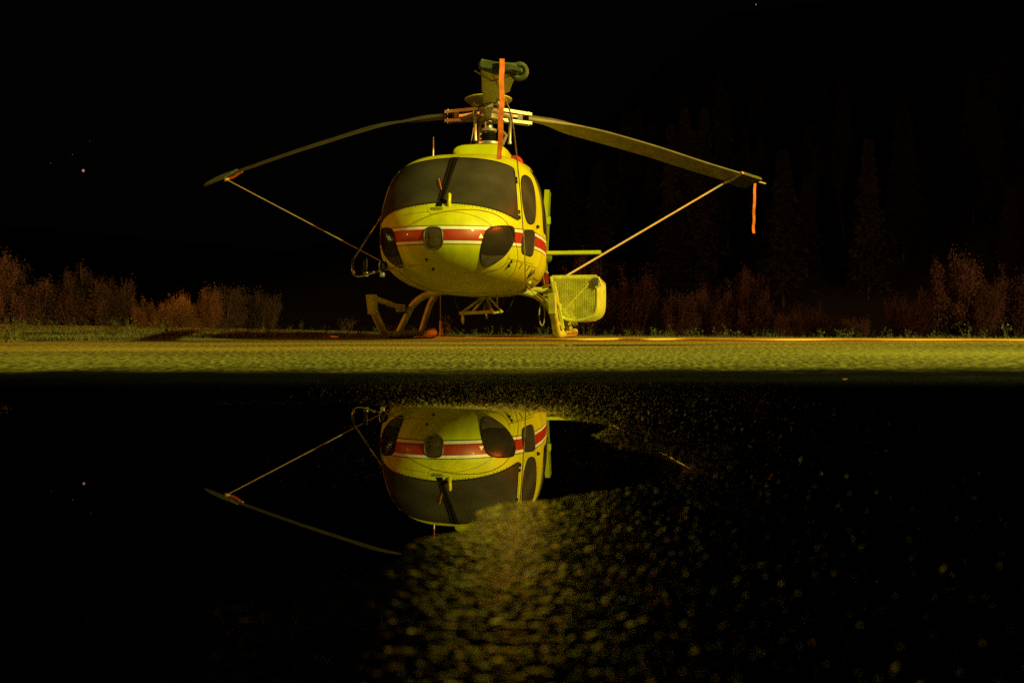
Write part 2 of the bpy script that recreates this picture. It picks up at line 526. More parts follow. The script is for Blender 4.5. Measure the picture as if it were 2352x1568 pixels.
def water_material():
    m = bpy.data.materials.new('water')
    m.use_nodes = True
    b = m.node_tree.nodes['Principled BSDF']
    b.inputs['Base Color'].default_value = (.9, .9, .9, 1)
    b.inputs['Roughness'].default_value = 0.0
    b.inputs['IOR'].default_value = 1.75
    b.inputs['Transmission Weight'].default_value = 1.0
    return m
M['water'] = water_material()
def water_sheet(poly, z, name):
    V = np.array([(x, y, z) for x, y in poly])
    mb = MB().add(V, [tuple(range(len(poly)))])
    o = mb.build(name, M['water'], smooth=False)
    return tag(o, kind='structure')
water_sheet([(-2.05, .34), (.42, .34), (.42, 2.4), (-2.05, 2.4)], 0.0, 'puddle_water')
# a film of water lying in a shallow dip in front of the left skid
water_sheet([(.20, 7.42), (.35, 7.30), (.7, 7.26), (1.05, 7.28), (1.7, 7.36), (1.2, 7.50), (.8, 7.56), (.4, 7.50)], 0.014, 'puddle_water')

# ---- terrain beyond the apron
def terrain_z(x, y):
    d = y - np.interp(x, [p[0] for p in EDGE], [p[1] for p in EDGE])
    lift = np.interp(x, [-30, -11, -7, -4.4, -1.6, 3, 20], [.26, .20, .13, .05, -.03, -.10, -.12])
    z = -.012 + lift * np.clip(d / 7, 0, 1) ** .8
    z = z - np.clip((y - 25) / 14, 0, 1) ** 1.3 * .9
    hill = np.clip((y - 85) / 120, 0, 1.6) * np.interp(x, [-160, -60, 20, 60, 160], [20, 14, 34, 58, 66])
    z = z + hill + (fbm(x * .9, y * .9, 60) - .47) * np.clip(d, 0, 1) * .10
    return np.where(d < -.3, -.05, np.where(d < 0, -.012, z))

def build_terrain():
    xs = np.unique(np.concatenate([np.linspace(-260, -30, 24), np.linspace(-30, 30, 121), np.linspace(30, 260, 24)]))
    ys = np.unique(np.concatenate([np.linspace(8, 26, 73), np.linspace(26, 60, 35), np.linspace(60, 300, 30)]))
    gx, gy = np.meshgrid(xs, ys)
    V = np.stack([gx.ravel(), gy.ravel(), terrain_z(gx.ravel(), gy.ravel())], 1)
    i = np.arange(V.shape[0]).reshape(len(ys), len(xs))
    F = np.stack([i[:-1, :-1], i[:-1, 1:], i[1:, 1:], i[1:, :-1]], -1).reshape(-1, 4)
    m = mat('turf_soil', (.012, .012, .006), .9, noise=(1.5, .5), bump=(6, .6, .05))
    tag(mesh_np('terrain', V, F, m, smooth=True), kind='structure')
build_terrain()

# ---- grass and weeds
def blades(name, n, xr, d_r, h_r, w, m, dens=None, lean=.5):
    """n thin bent grass blades growing between d_r[0] and d_r[1] metres beyond the apron's edge."""
    x = RNG.uniform(*xr, n)
    d = d_r[0] + (d_r[1] - d_r[0]) * RNG.random(n) ** 1.6
    y = np.interp(x, [p[0] for p in EDGE], [p[1] for p in EDGE]) + d
    keep = fbm(x * 1.2, y * 1.2, 77) > RNG.uniform(.15, .62, n)
    x, y = x[keep], y[keep]; n = len(x)
    z = terrain_z(x, y)
    h = RNG.uniform(*h_r, n) * (.5 + 1.1 * fbm(x * 2, y * 2, 90))
    a = RNG.uniform(0, 2 * np.pi, n); l = RNG.normal(0, lean, (n, 2)) * h[:, None]
    dx, dy = np.cos(a) * w, np.sin(a) * w
    b0 = np.stack([x - dx, y - dy, z], 1); b1 = np.stack([x + dx, y + dy, z], 1)
    m0 = np.stack([x + l[:, 0] * .35 - dx * .7, y + l[:, 1] * .35 - dy * .7, z + h * .6], 1)
    m1 = np.stack([x + l[:, 0] * .35 + dx * .7, y + l[:, 1] * .35 + dy * .7, z + h * .6], 1)
    t = np.stack([x + l[:, 0], y + l[:, 1], z + h], 1)
    V = np.stack([b0, b1, m0, m1, t], 1).reshape(-1, 3)
    k = np.arange(n)[:, None] * 5
    F = np.concatenate([k + np.array([[0, 1, 3]]), k + np.array([[0, 3, 2]]), k + np.array([[2, 3, 4]])])
    return mesh_np(name, V, F, m)
M['grass'] = mat('grass', (.13, .115, .02), .6, noise=(1.2, .6))
M['weed'] = mat('weeds', (.06, .075, .02), .7, noise=(1.2, .6))
tag(blades('grass', 60000, (-14, -2.2), (.0, 12), (.015, .05), .004, M['grass']), kind='stuff')
tag(blades('grass', 26000, (-2.4, 14), (.05, 6), (.02, .06), .004, M['weed']), kind='stuff')

def weed_clumps():
    """Taller stalks with small leaves standing along the far rim of the turf."""
    V, F = [], []
    rnd = random.Random(5)
    for _ in range(260):
        x = rnd.uniform(-12, 12)
        y = float(np.interp(x, [p[0] for p in EDGE], [p[1] for p in EDGE])) + rnd.uniform(2, 11)
        z = float(terrain_z(np.array([x]), np.array([y]))[0])
        for s in range(rnd.randint(1, 4)):
            h = rnd.uniform(.06, .22) * (1 if rnd.random() < .85 else 1.4)
            lx, ly = rnd.gauss(0, .25) * h, rnd.gauss(0, .25) * h
            for q in range(9):
                t = .25 + .75 * q / 8
                c = Vector((x + lx * t + rnd.gauss(0, .03), y + ly * t + rnd.gauss(0, .03), z + h * t))
                e = Vector((rnd.gauss(0, 1), rnd.gauss(0, 1), rnd.gauss(.5, 1))).normalized() * .035
                g = Vector((rnd.gauss(0, 1), rnd.gauss(0, 1), rnd.gauss(0, 1))).normalized() * .014
                k = len(V); V += [c - g, c + g, c + e]; F.append((k, k + 1, k + 2))
            k = len(V); V += [Vector((x - .004, y, z)), Vector((x + .004, y, z)), Vector((x + lx, y + ly, z + h))]; F.append((k, k + 1, k + 2))
    o = mesh_np('weeds', np.array([tuple(v) for v in V]), np.array(F), M['weed'])
    tag(o, kind='stuff')
weed_clumps()

# ---- trees
def leaf_cloud(stems, n, size, rnd):
    """Leaf-sized quads scattered round upward stems given as (base, tip, spread)."""
    V, F = [], []
    for _ in range(n):
        b, t, sp = rnd.choice(stems)
        q = rnd.random() ** .75
        c = b.lerp(t, .12 + .88 * q)
        s = sp * (1.45 - 1.05 * q) * (0.35 + .65 * rnd.random())
        a = rnd.uniform(0, 6.283)
        c = c + Vector((math.cos(a) * s, math.sin(a) * s, rnd.gauss(0, .15)))
        u = Vector((rnd.gauss(0, 1), rnd.gauss(0, 1), rnd.gauss(0, 1))).normalized()
        w = u.orthogonal().normalized()
        z = size * rnd.uniform(.6, 1.5)
        k = len(V)
        V += [c - u * z, c + w * z * .45, c + u * z, c - w * z * .45]
        F.append((k, k + 1, k + 2, k + 3))
    return np.array([tuple(v) for v in V]), np.array(F)

def tree_meshes(seed, height, spread, nleaf, nst, mleaf):
    rnd = random.Random(seed)
    stems, mb = [], MB()
    for i in range(nst):
        a, r = rnd.uniform(0, 6.283), spread * math.sqrt(rnd.random())
        hh = height * rnd.uniform(.62, 1.0) * (1.08 - .35 * r / spread)
        base = Vector((math.cos(a) * r * .15, math.sin(a) * r * .15, 0))
        tip = Vector((math.cos(a) * r, math.sin(a) * r, hh))
        mid = base.lerp(tip, .5) + Vector((rnd.gauss(0, .1), rnd.gauss(0, .1), 0))
        mb.tube([base, mid, tip], [.05, .03, .008], n=5)
        stems.append((base.lerp(tip, .1), tip, spread * rnd.uniform(.3, .5)))
        for k in range(4):
            p = base.lerp(tip, rnd.uniform(.25, .7))
            q = p + Vector((rnd.gauss(0, .35), rnd.gauss(0, .35), rnd.uniform(.4, .9))) * spread * .8
            mb.tube([p, q], [.02, .005], n=4)
            stems.append((p, q, spread * .22))
    V, F = leaf_cloud(stems, nleaf, .040, rnd)
    t = mb.build('trunk', M['trunk'])
    c = mesh_np('crown', V, F, mleaf)
    return t, c

M['leaf_red'] = mat('autumn_leaves', (.10, .050, .028), .7, noise=(.6, .5))
M['leaf_gold'] = mat('golden_leaves', (.25, .10, .022), .7, noise=(.6, .5))
M['needle'] = mat('needles', (.035, .030, .018), .8, noise=(.4, .6))

protos = {}
def place_tree(name, key, px, Y, top_py, label, cat, group, spread=None, seed=0, nleaf=14000, nst=12, leaf='leaf_red'):
    """A tree whose top is seen at row top_py; repeats of one key share their meshes."""
    x = (px - 1176) / FPX * Y
    z = float(terrain_z(np.array([x]), np.array([float(Y)]))[0]) - .05
    h = CAM_H + (748.5 - top_py) / FPX * Y - z
    o = empty(name, (x, Y, z), random.uniform(0, 6.28))
    tag(o, label, cat, group)
    if key not in protos:
        t, c = tree_meshes(seed, 4.0, 1.25, nleaf, nst, M[leaf])
        protos[key] = (t, c)
    else:
        t, c = (q.copy() for q in protos[key])
        COL.objects.link(t); COL.objects.link(c)
    t.parent = o; c.parent = o
    s = h / 4.0
    w = (spread or 1.25 * s) / 1.25
    o.scale = (w, w, s)
    return o
G1 = 'autumn trees beyond the grass on the left'
G2 = 'autumn trees beyond the apron on the right'
for (px, Y, top, sp, key, leaf, lab) in [
    (15, 52, 562, 1.6, 'a', 'leaf_red', 'tallest dim red autumn tree, cut by the picture edge at far left'),
    (88, 50, 600, 1.3, 'b', 'leaf_red', 'dim red autumn tree second from the left picture edge'),
    (185, 50, 590, 1.5, 'a', 'leaf_red', 'rounded dim red tree, third from the left picture edge'),
    (255, 49, 600, 1.5, 'c', 'leaf_red', 'dark red tree just left of the golden bush'),
    (345, 40, 655, .95, 'g', 'leaf_gold', 'low golden bush, brightest on the left side'),
    (400, 41, 640, .9, 'g', 'leaf_gold', 'golden orange bush with a bright tip, second in its row'),
    (455, 43, 632, 1.1, 'h', 'leaf_gold', 'orange brown bush right of the golden ones'),
    (525, 46, 622, 1.2, 'c', 'leaf_red', 'tallest brown bush of the row nearest the left rotor blade tip'),
    (595, 47, 632, 1.2, 'b', 'leaf_red', 'dark brown bush at the right end of the row on the left')]:
    place_tree('autumn_tree', key, px, Y, top, lab, 'tree', G1, sp, seed=ord(key), leaf=leaf)
place_tree('young_tree', 'y', 795, 34, 690, 'thin young tree with sparse twigs left of the helicopter skid', 'tree', None, .5, seed=3, nleaf=140, nst=4)
for (px, Y, top, sp, key, lab) in [
    (1345, 50, 560, 1.6, 'a', 'dim red tree right behind the cargo basket'),
    (1455, 50, 572, 1.4, 'b', 'tall dim red tree behind the right tie-down pole'),
    (1570, 47, 640, 1.2, 'c', 'short dark red tree left of the three-pointed tree group'),
    (1640, 48, 622, 1.1, 'b', 'middle red tree under the orange streamer side'),
    (1712, 48, 600, 1.4, 'a', 'tall red tree below the hanging orange streamer'),
    (1815, 44, 700, .9, 'c', 'small dark shrub-like tree right of the streamer'),
    (1870, 46, 672, 1.1, 'b', 'small dim red tree in the gap between the two tall groups'),
    (1960, 42, 710, .9, 'c', 'small round brownish bush in the gap on the right'),
    (2090, 47, 640, 1.3, 'b', 'dim tree at the left flank of the tall right-hand group'),
    (2195, 49, 560, 1.7, 'a', 'tallest dim red tree of the group near the right picture edge'),
    (2260, 48, 600, 1.2, 'c', 'dim red tree just right of the tallest one on the right'),
    (2330, 49, 570, 1.4, 'b', 'tall dim red tree cut by the right picture edge')]:
    place_tree('autumn_tree', key, px, Y, top, lab, 'tree', G2, sp, seed=ord(key))

def conifers():
    rnd = random.Random(21)
    V, F = [], []
    for q in range(3600):
        t = rnd.random() ** .8
        a = rnd.uniform(0, 6.283)
        r = 2.3 * (1 - t) * rnd.uniform(.3, 1.0) * (.7 + .3 * math.sin(a * 3 + t * 40) + .25 * math.sin(t * 95)) + .08
        c = Vector((math.cos(a) * r, math.sin(a) * r, 1 + 11 * t - .25 * r))
        o_ = Vector((math.cos(a), math.sin(a), -.35)) * .45
        s_ = Vector((-math.sin(a), math.cos(a), rnd.gauss(0, .3))) * .22
        k = len(V); V += [c - s_, c + s_, c + o_]; F.append((k, k + 1, k + 2))
    crown = mesh_np('crown', np.array([tuple(v) for v in V]), np.array(F), M['needle'])
    trunk = MB().tube([(0, 0, 0), (0, 0, 6), (0, 0, 11.8)], [.10, .06, .02], n=7).build('trunk', M['trunk'])
    first = True
    for i in range(190):
        x = rnd.uniform(6, 110); y = rnd.uniform(92, 185)
        o = empty('conifer_tree', (x, y, float(terrain_z(np.array([x]), np.array([y]))[0]) - .2), rnd.uniform(0, 6.28))
        o.scale = (rnd.uniform(.9, 1.3),) * 2 + (rnd.uniform(.8, 1.7),)
        tag(o, 'barely visible dark conifer on the night hillside at right', 'tree', 'dark conifers on the hillside')
        a, b = (crown, trunk) if first else (crown.copy(), trunk.copy())
        if not first: COL.objects.link(a); COL.objects.link(b)
        a.parent = o; b.parent = o; first = False
conifers()

# ================================================================== THE HELICOPTER
# local axes: x forward from the mast, y to the helicopter's left, z up from the skids' soles
heli = empty('helicopter', (HX, HY, HZ), H_ROT)
tag(heli, 'yellow helicopter with a red and white stripe parked on the apron by night', 'helicopter')

XN = 3.30
TAB = [  # x, top, bottom, half width, height of the widest point, upper exponent, lower exponent
    (3.30, 1.090, 1.090, .000, 1.09, 2.0, 2.0), (3.27, 1.200, .985, .185, 1.09, 2.0, 2.0), (3.20, 1.310, .895, .345, 1.09, 2.05, 2.0),
    (3.05, 1.454, .770, .520, 1.09, 2.2, 2.1), (2.80, 1.660, .655, .690, 1.09, 2.5, 2.2), (2.50, 1.905, .590, .810, 1.09, 2.9, 2.3),
    (2.30, 2.060, .565, .860, 1.09, 3.1, 2.35), (2.10, 2.140, .552, .890, 1.09, 3.3, 2.4), (1.90, 2.190, .546, .905, 1.09, 3.4, 2.5),
    (1.60, 2.240, .542, .920, 1.08, 3.5, 2.6), (1.20, 2.285, .542, .915, 1.08, 3.5, 2.6), (.60, 2.315, .545, .865, 1.08, 3.4, 2.6),
    (.00, 2.320, .550, .800, 1.10, 3.2, 2.6), (-.50, 2.30, .590, .730, 1.15, 3.0, 2.5), (-1.00, 2.24, .700, .620, 1.25, 2.7, 2.4),
    (-1.60, 2.10, .930, .500, 1.45, 2.4, 2.2), (-2.20, 1.96, 1.130, .400, 1.55, 2.1, 2.1), (-3.00, 1.88, 1.250, .310, 1.57, 2, 2),
    (-5.00, 1.80, 1.400, .200, 1.60, 2, 2), (-7.20, 1.75, 1.490, .130, 1.62, 2, 2)]
_T = np.array(TAB)
_Q = np.sqrt(XN - _T[:, 0])
def pchip(xq, xs, ys):
    h = np.diff(xs); dlt = np.diff(ys) / h
    m = np.zeros(len(xs)); m[0], m[-1] = dlt[0], dlt[-1]
    for i in range(1, len(xs) - 1):
        if dlt[i - 1] * dlt[i] > 0:
            w1, w2 = 2 * h[i] + h[i - 1], h[i] + 2 * h[i - 1]
            m[i] = (w1 + w2) / (w1 / dlt[i - 1] + w2 / dlt[i])
    i = np.clip(np.searchsorted(xs, xq) - 1, 0, len(h) - 1)
    t = (xq - xs[i]) / h[i]
    return (ys[i] * (2 * t ** 3 - 3 * t * t + 1) + h[i] * m[i] * (t ** 3 - 2 * t * t + t) + ys[i + 1] * (3 * t * t - 2 * t ** 3) + h[i] * m[i + 1] * (t ** 3 - t * t))
def loft(x0, x1, ns, nc):
    """Skin of the fuselage between two stations."""
    q = np.linspace(math.sqrt(XN - x0), math.sqrt(XN - x1), ns)
    prm = [pchip(q, _Q, _T[:, k]) for k in range(1, 7)]
    V = []
    for j in range(ns):
        zt, zb, w, zm, nt_, nb_ = (p[j] for p in prm)
        x = XN - q[j] ** 2
        for k in range(nc):
            t = 2 * math.pi * k / nc
            c, s = math.cos(t), math.sin(t)
            n = nt_ if s >= 0 else nb_
            y = w * math.copysign(abs(c) ** (2 / n), c)
            z = zm + (zt - zm if s >= 0 else zm - zb) * math.copysign(abs(s) ** (2 / n), s)
            V.append((x, y, z))
    F = []
    for j in range(ns - 1):
        for k in range(nc):
            l = (k + 1) % nc
            F.append((j * nc + k, (j + 1) * nc + k, (j + 1) * nc + l, j * nc + l))
    F.append(tuple(range(nc))[::-1] if x0 < XN - .01 else tuple(range(nc))[::-1])
    F.append(tuple((ns - 1) * nc + k for k in range(nc)))
    return MB().add(V, F)
body_mb = loft(XN - 1e-4, -2.2, 150, 144)
body_mb.build('fuselage', M['body'], heli, angle=60)
loft(-2.2, -7.2, 30, 40).build('tail_boom', M['yellow'], heli, angle=60)
BVH = BVHTree.FromPolygons([Vector(v) for v in body_mb.v], body_mb.f)
ORIGIN = H_INV @ Vector((0, 0, CAM_H))

def ray(fx, fy):
    """Point and outward normal of the fuselage seen at pixel (fx, fy) of the 4096-wide photograph."""
    k = 2352 / 4096
    d = Vector(((fx * k - 1176) / FPX, 1.0, -(fy * k - 748.5) / FPX))
    dl = (H_INV.to_3x3() @ d).normalized()
    p, n, _, _ = BVH.ray_cast(ORIGIN, dl)
    if p is None: return None, None
    if n.dot(dl) > 0: n = -n
    return p, n
def zc(pts, ox=1350, oy=550, k=.44643):
    return [(ox + x * k, oy + y * k) for x, y in pts]
def nearest(p, off=0.):
    q, n, _, _ = BVH.find_nearest(Vector(p))
    c = Vector((q.x, 0, 1.2))
    if n.dot(q - c) < 0: n = -n
    return q + n * off, n

def patch(outline, off=.004, step=9., smooth=4, snap_center=False, deep=.006, cast=ray):
    """Piece of skin over the fuselage inside an outline, standing off its surface. Returns (MB, rim points)."""
    out = [tuple(p) for p in spline([Vector((x, y, 0)) for x, y in outline], smooth, True)] if smooth else [(x, y, 0) for x, y in outline]
    ol = np.array([(p[0], p[1]) for p in out])
    # resample the rim evenly
    seg = np.r_[0, np.cumsum(np.hypot(*np.diff(np.r_[ol, ol[:1]], axis=0).T))]
    n = max(24, int(seg[-1] / step))
    s = np.linspace(0, seg[-1], n, endpoint=False)
    cl = np.r_[ol, ol[:1]]
    rim = np.stack([np.interp(s, seg, cl[:, 0]), np.interp(s, seg, cl[:, 1])], 1)
    gx, gy = np.meshgrid(np.arange(rim[:, 0].min(), rim[:, 0].max(), step), np.arange(rim[:, 1].min(), rim[:, 1].max(), step))
    gx = gx.ravel(); gy = gy.ravel()
    ins = sdist(gx, gy, rim) < -step * .55
    pts = [Vector((a, b)) for a, b in rim] + [Vector((a, b)) for a, b in zip(gx[ins], gy[ins])]
    vs, _, fs, orig, _, _ = delaunay_2d_cdt(pts, [], [list(range(n))], 1, 1e-4)
    P3, N3 = [], []
    for v in vs:
        p, nn = cast(v[0], v[1])
        if p is None: p, nn = Vector((0, 0, 0)), None
        P3.append(p); N3.append(nn)
    good = [all(N3[i] is not None for i in f) for f in fs]
    V = [(p + nn * off if nn is not None else p) for p, nn in zip(P3, N3)]
    F = []
    for f, g in zip(fs, good):
        if not g: continue
        a, b, c = (V[i] for i in f[:3])
        nm = (b - a).cross(c - a)
        F.append(tuple(f) if nm.dot(N3[f[0]]) > 0 else tuple(f)[::-1])
    # rim indices in the output
    idx = {}
    for k, o in enumerate(orig):
        for q in o:
            if q < n: idx[q] = k
    ring = [idx[i] for i in range(n) if i in idx and N3[idx[i]] is not None]
    base = len(V)
    V += [P3[i] - N3[i] * deep for i in ring]
    m = len(ring)
    for i in range(m):
        j = (i + 1) % m
        F.append((ring[i], base + i, base + j, ring[j]))
    bm = bmesh.new()
    bv = [bm.verts.new(v) for v in V]
    for f in F:
        try: bm.faces.new([bv[i] for i in f])
        except ValueError: pass
    for v in [v for v in bm.verts if not v.link_faces]: bm.verts.remove(v)
    bmesh.ops.recalc_face_normals(bm, faces=bm.faces[:])
    bm.verts.index_update()
    mb = MB().add([v.co.copy() for v in bm.verts], [[v.index for v in f.verts] for f in bm.faces])
    bm.free()
    return mb, [V[i] for i in ring]

def both(mb, name, m, parent=heli, angle=50):
    a = mb.build(name, m, parent, angle=angle)
    b = mb.mirrored().build(name, m, parent, angle=angle)
    return a, b
def rim_tube(rim, r, n=6): return MB().tube([Vector(p) for p in rim], r, n=n, closed=True)
def surf_line(pts, r, off=.0, k=4, cast=ray, n=5):
    """Thin tube lying on the fuselage along a line of photograph pixels."""
    P = []
    for q in spline([Vector((x, y, 0)) for x, y in pts], k):
        p, nn = cast(q.x, q.y)
        if p is not None: P.append(p + nn * off)
    return MB().tube(P, r, n=n)
def side_cast(x, z):
    """Left flank of the fuselage at local (x, z)."""
    p, n, _, _ = BVH.ray_cast(Vector((x, 3, z)), Vector((0, -1, 0)))
    if p is None: return None, None
    return p, (n if n.y > 0 else -n)

# ---- windshield: traced on its left half, mirrored for the right
ctr_top, ctr_bot = ray(*zc([(1045, 190)])[0])[0], ray(*zc([(925, 585)])[0])[0]
print('centre of windshield', ctr_top, ctr_bot)
def front_cast(y, z):
    p, n, _, _ = BVH.ray_cast(Vector((5, y, z)), Vector((-1, 0, 0)))
    if p is None: return None, None
    return p, (n if n.x > 0 else -n)
ws_px = zc([(1200, 189), (1350, 206), (1480, 236), (1562, 270), (1586, 306), (1597, 420), (1609, 580), (1622, 742), (1560, 708), (1450, 660), (1300, 620), (1150, 598), (1040, 588)])
ws = []
for x, y in ws_px:
    p, n = ray(x, y)
    ws.append((p.y, p.z))
print('windshield outline', [(round(a, 3), round(b, 3)) for a, b in ws])
zt_c, zb_c = ws[0][1] + .012, ws[-1][1] + .01
ol = spline([Vector((.022, zt_c, 0))] + [Vector((a, b, 0)) for a, b in ws[:7]], 4)[:-1] + spline([Vector((a, b, 0)) for a, b in ws[7:]] + [Vector((.022, zb_c, 0))], 4)
mb, rim = patch([(p.x, p.y) for p in ol], off=.005, step=.022, smooth=0, cast=front_cast)
panes = both(mb, 'windshield_pane', M['dark_glass'])
for pn, side in zip(panes, (1, -1)):
    t = rim_tube(rim, .007)
    (t if side == 1 else t.mirrored()).build('seal', M['black'], pn)
# centre post with its rivets
st = MB()
zz = np.linspace(zb_c - .05, zt_c + .01, 40)
L_, R_ = [], []
for z in zz:
    w = .032 + .014 * (z - zb_c) / (zt_c - zb_c)
    p, n = front_cast(0, float(z))
    L_.append(p + n * .010 + Vector((0, w, -.001))); R_.append(p + n * .010 + Vector((0, -w, -.001)))
nS = len(zz)
st.add(L_ + R_, [(i, i + 1, nS + i + 1, nS + i) for i in range(nS - 1)])
st.add([p + Vector((-.02, 0, -.01)) for p in L_] + L_, [(i, i + 1, nS + i + 1, nS + i) for i in range(nS - 1)])
st.add(R_ + [p + Vector((-.02, 0, -.01)) for p in R_], [(i, i + 1, nS + i + 1, nS + i) for i in range(nS - 1)])
strut = st.build('windshield_post', M['post'], heli)
rv = None
for i in range(13):
    for s in (-1, 1):
        j = 3 + int(i * 35 / 13)
        c = (L_[j] if s > 0 else R_[j]) * .82 + (R_[j] if s > 0 else L_[j]) * .18
        n = front_cast(0, float(zz[j]))[1]
        if rv is None:
            rv = MB().lathe([(.004, 0), (.0035, .0015), (0.001, .0025)], (0, 0, 0), n, 6).build('rivet', M['chrome'], strut); rv.location = c + n * .001
        else:
            q = rv.copy(); COL.objects.link(q); q.parent = strut; q.location = c + n * .001

# ---- chin windows
chin_px = zc([(1340, 832), (1400, 803), (1470, 795), (1545, 797), (1574, 812), (1581, 862), (1572, 930), (1538, 1000), (1478, 1070), (1400, 1124), (1332, 1151), (1296, 1138), (1283, 1080), (1286, 1010), (1304, 925)])
mb, rim = patch(chin_px, off=.006, step=5.)
for pn, side in zip(both(mb, 'chin_window', M['chin_glass']), (1, -1)):
    t = rim_tube(rim, .009)
    (t if side == 1 else t.mirrored()).build('seal', M['black'], pn)

mb, rim = patch(zc([(1290, 1045), (1340, 1056), (1420, 1058), (1484, 1052), (1466, 1076), (1398, 1118), (1334, 1144), (1301, 1132), (1289, 1082)]), off=.009, step=4., deep=.002, smooth=3)
both(mb, 'chin_inner_panel', M['dark_metal'])  # stands for an interior piece behind the glass, added as a layer on it
# ---- front doors with two panes each
door_px = zc([(1612, 300), (1660, 284), (1712, 300), (1760, 360), (1792, 470), (1800, 640), (1798, 800), (1790, 930), (1778, 1050), (1762, 1130), (1700, 1118), (1560, 1088), (1533, 1080), (1560, 1010), (1588, 920), (1596, 840), (1632, 745), (1626, 600), (1615, 420)])
mb, rim = patch(door_px, off=.005, step=6., smooth=3)
doors = both(mb, 'front_door', M['body'])
w1 = zc([(1665, 345), (1700, 352), (1735, 392), (1759, 480), (1770, 600), (1768, 700), (1755, 762), (1730, 776), (1700, 762), (1676, 700), (1657, 600), (1647, 470), (1646, 380)])
w2 = zc([(1672, 836), (1720, 831), (1752, 840), (1759, 900), (1753, 1000), (1735, 1058), (1700, 1053), (1652, 1030), (1646, 960), (1656, 890)])
for side, dr in ((1, doors[0]), (-1, doors[1])):
    for nm, wpx in (('door_window', w1), ('lower_window', w2)):
        mb, rim = patch(wpx, off=.010, step=5.)
        t = rim_tube(rim, .006)
        if side < 0: mb = mb.mirrored(); t = t.mirrored()
        mb.build(nm, M['dark_glass'], dr); t.build('seal', M['black'], dr)
    p, n = ray(*zc([(1785, 800)])[0])
    h = MB().box(p + n * .02, (.10, .02, .03))
    (h if side > 0 else h.mirrored()).build('handle', M['black'], dr)
# ---- rear doors: flank outline in local (x, z)
mb, rim = patch([(1.42, 1.36), (1.42, 1.9), (1.30, 2.05), (1.0, 2.12), (.55, 2.12), (.30, 2.0), (.24, 1.7), (.26, 1.34), (.6, 1.30), (1.1, 1.31)], off=.006, step=.03, cast=side_cast)
for pn, side in zip(both(mb, 'cabin_window', M['dark_glass']), (1, -1)):
    t = rim_tube(rim, .009)
    (t if side == 1 else t.mirrored()).build('seal', M['black'], pn)
both(surf_line([(.18, 2.1), (.14, 1.6), (.16, 1.0), (.3, .78), (1.0, .74), (1.45, .74)], .004, cast=side_cast), 'door_seam', M['black'])

# ---- nose details
ll = zc([(862 + 82 * math.copysign(abs(math.cos(t)) ** .62, math.cos(t)), 899 + 94 * math.copysign(abs(math.sin(t)) ** .62, math.sin(t))) for t in np.linspace(0, 2 * math.pi, 40, endpoint=False)])
mb, rim = patch(ll, off=.008, step=5., smooth=0)
light = mb.build('landing_light', M['lens'], heli)
rim_tube(rim, .009).build('bezel', M['dark_metal'], light)
for (x, y) in ((862, 866), (866, 932)):
    p, n = ray(*zc([(x, y)])[0])
    MB().lathe([(.052, .0), (.050, .004), (.030, .007), (.001, .008)], p + n * .006, n, 18).build('bulb', M['lens'], light)
# ventilation grille under the post
p0, n0 = ray(*zc([(885, 640)])[0])
vent = MB().plate([ray(x, y)[0] + ray(x, y)[1] * .003 for x, y in zc([(815, 622), (952, 622), (955, 660), (915, 686), (840, 686), (812, 660)])], .003).build('vent_panel', M['yellow'], heli)
for i in range(9):
    x = 838 + i * 12.5
    a, b = ray(*zc([(x - 4, 652)])[0]), ray(*zc([(x + 4, 626)])[0])
    MB().tube([a[0] + a[1] * .006, b[0] + b[1] * .006], .0028, n=5).build('slot', M['black'], vent)
# panel seam across the nose, belly details
surf_line(zc([(592, 696), (700, 676), (820, 664), (940, 660), (1080, 668), (1200, 694), (1300, 734), (1385, 792)]), .0025).build('nose_seam', M['black'], heli)
surf_line(zc([(1533, 1080), (1490, 1150), (1440, 1180), (1330, 1188)]), .0025).build('nose_seam', M['black'], heli)
p, n = ray(*zc([(1003, 603)])[0])
MB().box(p + Vector((0, 0, .05)), (.045, .036, .16), Matrix.Rotation(R(-12), 3, 'Y'), .35).build('deflector', M['yellow'], heli)
p, n = ray(*zc([(935, 475)])[0]); q, n2 = ray(*zc([(915, 385)])[0])
MB().tube([p + n * .012, p.lerp(q, .5) + n * .03, q + n2 * .025], .004, n=5).build('yaw_string', M['orange'], heli)
tri = [ray(x, y)[0] + ray(x, y)[1] * .003 for x, y in zc([(1265, 900), (1307, 900), (1285, 856)])]
MB().plate(tri, .002).build('warning_triangle', M['white'], heli)
for (x, y, s) in ((860, 1168, 16), (800, 1085, 12), (1530, 1140, 16)):
    p, n = ray(*zc([(x, y)])[0])
    MB().plate([p + n * .003 + Vector((0, a, b)) for a, b in ((-.02, .02), (.0, .03), (.018, .0), (.004, -.035), (-.012, -.02))], .003).build('scuff_patch', M['black'], heli)
for (x, y) in ((1640, 1150), (1706, 1172), (1728, 1205)):
    a, b = ray(*zc([(x - 14, y + 22)])[0]), ray(*zc([(x + 14, y - 22)])[0])
    both(MB().tube([a[0] + a[1] * .002, b[0] + b[1] * .002], .007, n=6), 'drain_slot', M['black'])
p, n = ray(*zc([(640, 1165)])[0])
both(MB().tube([ray(*q)[0] + ray(*q)[1] * .012 for q in zc([(1720, 1290), (1695, 1330), (1690, 1362)])], .02, n=7), 'jack_fairing', M['yellow'])

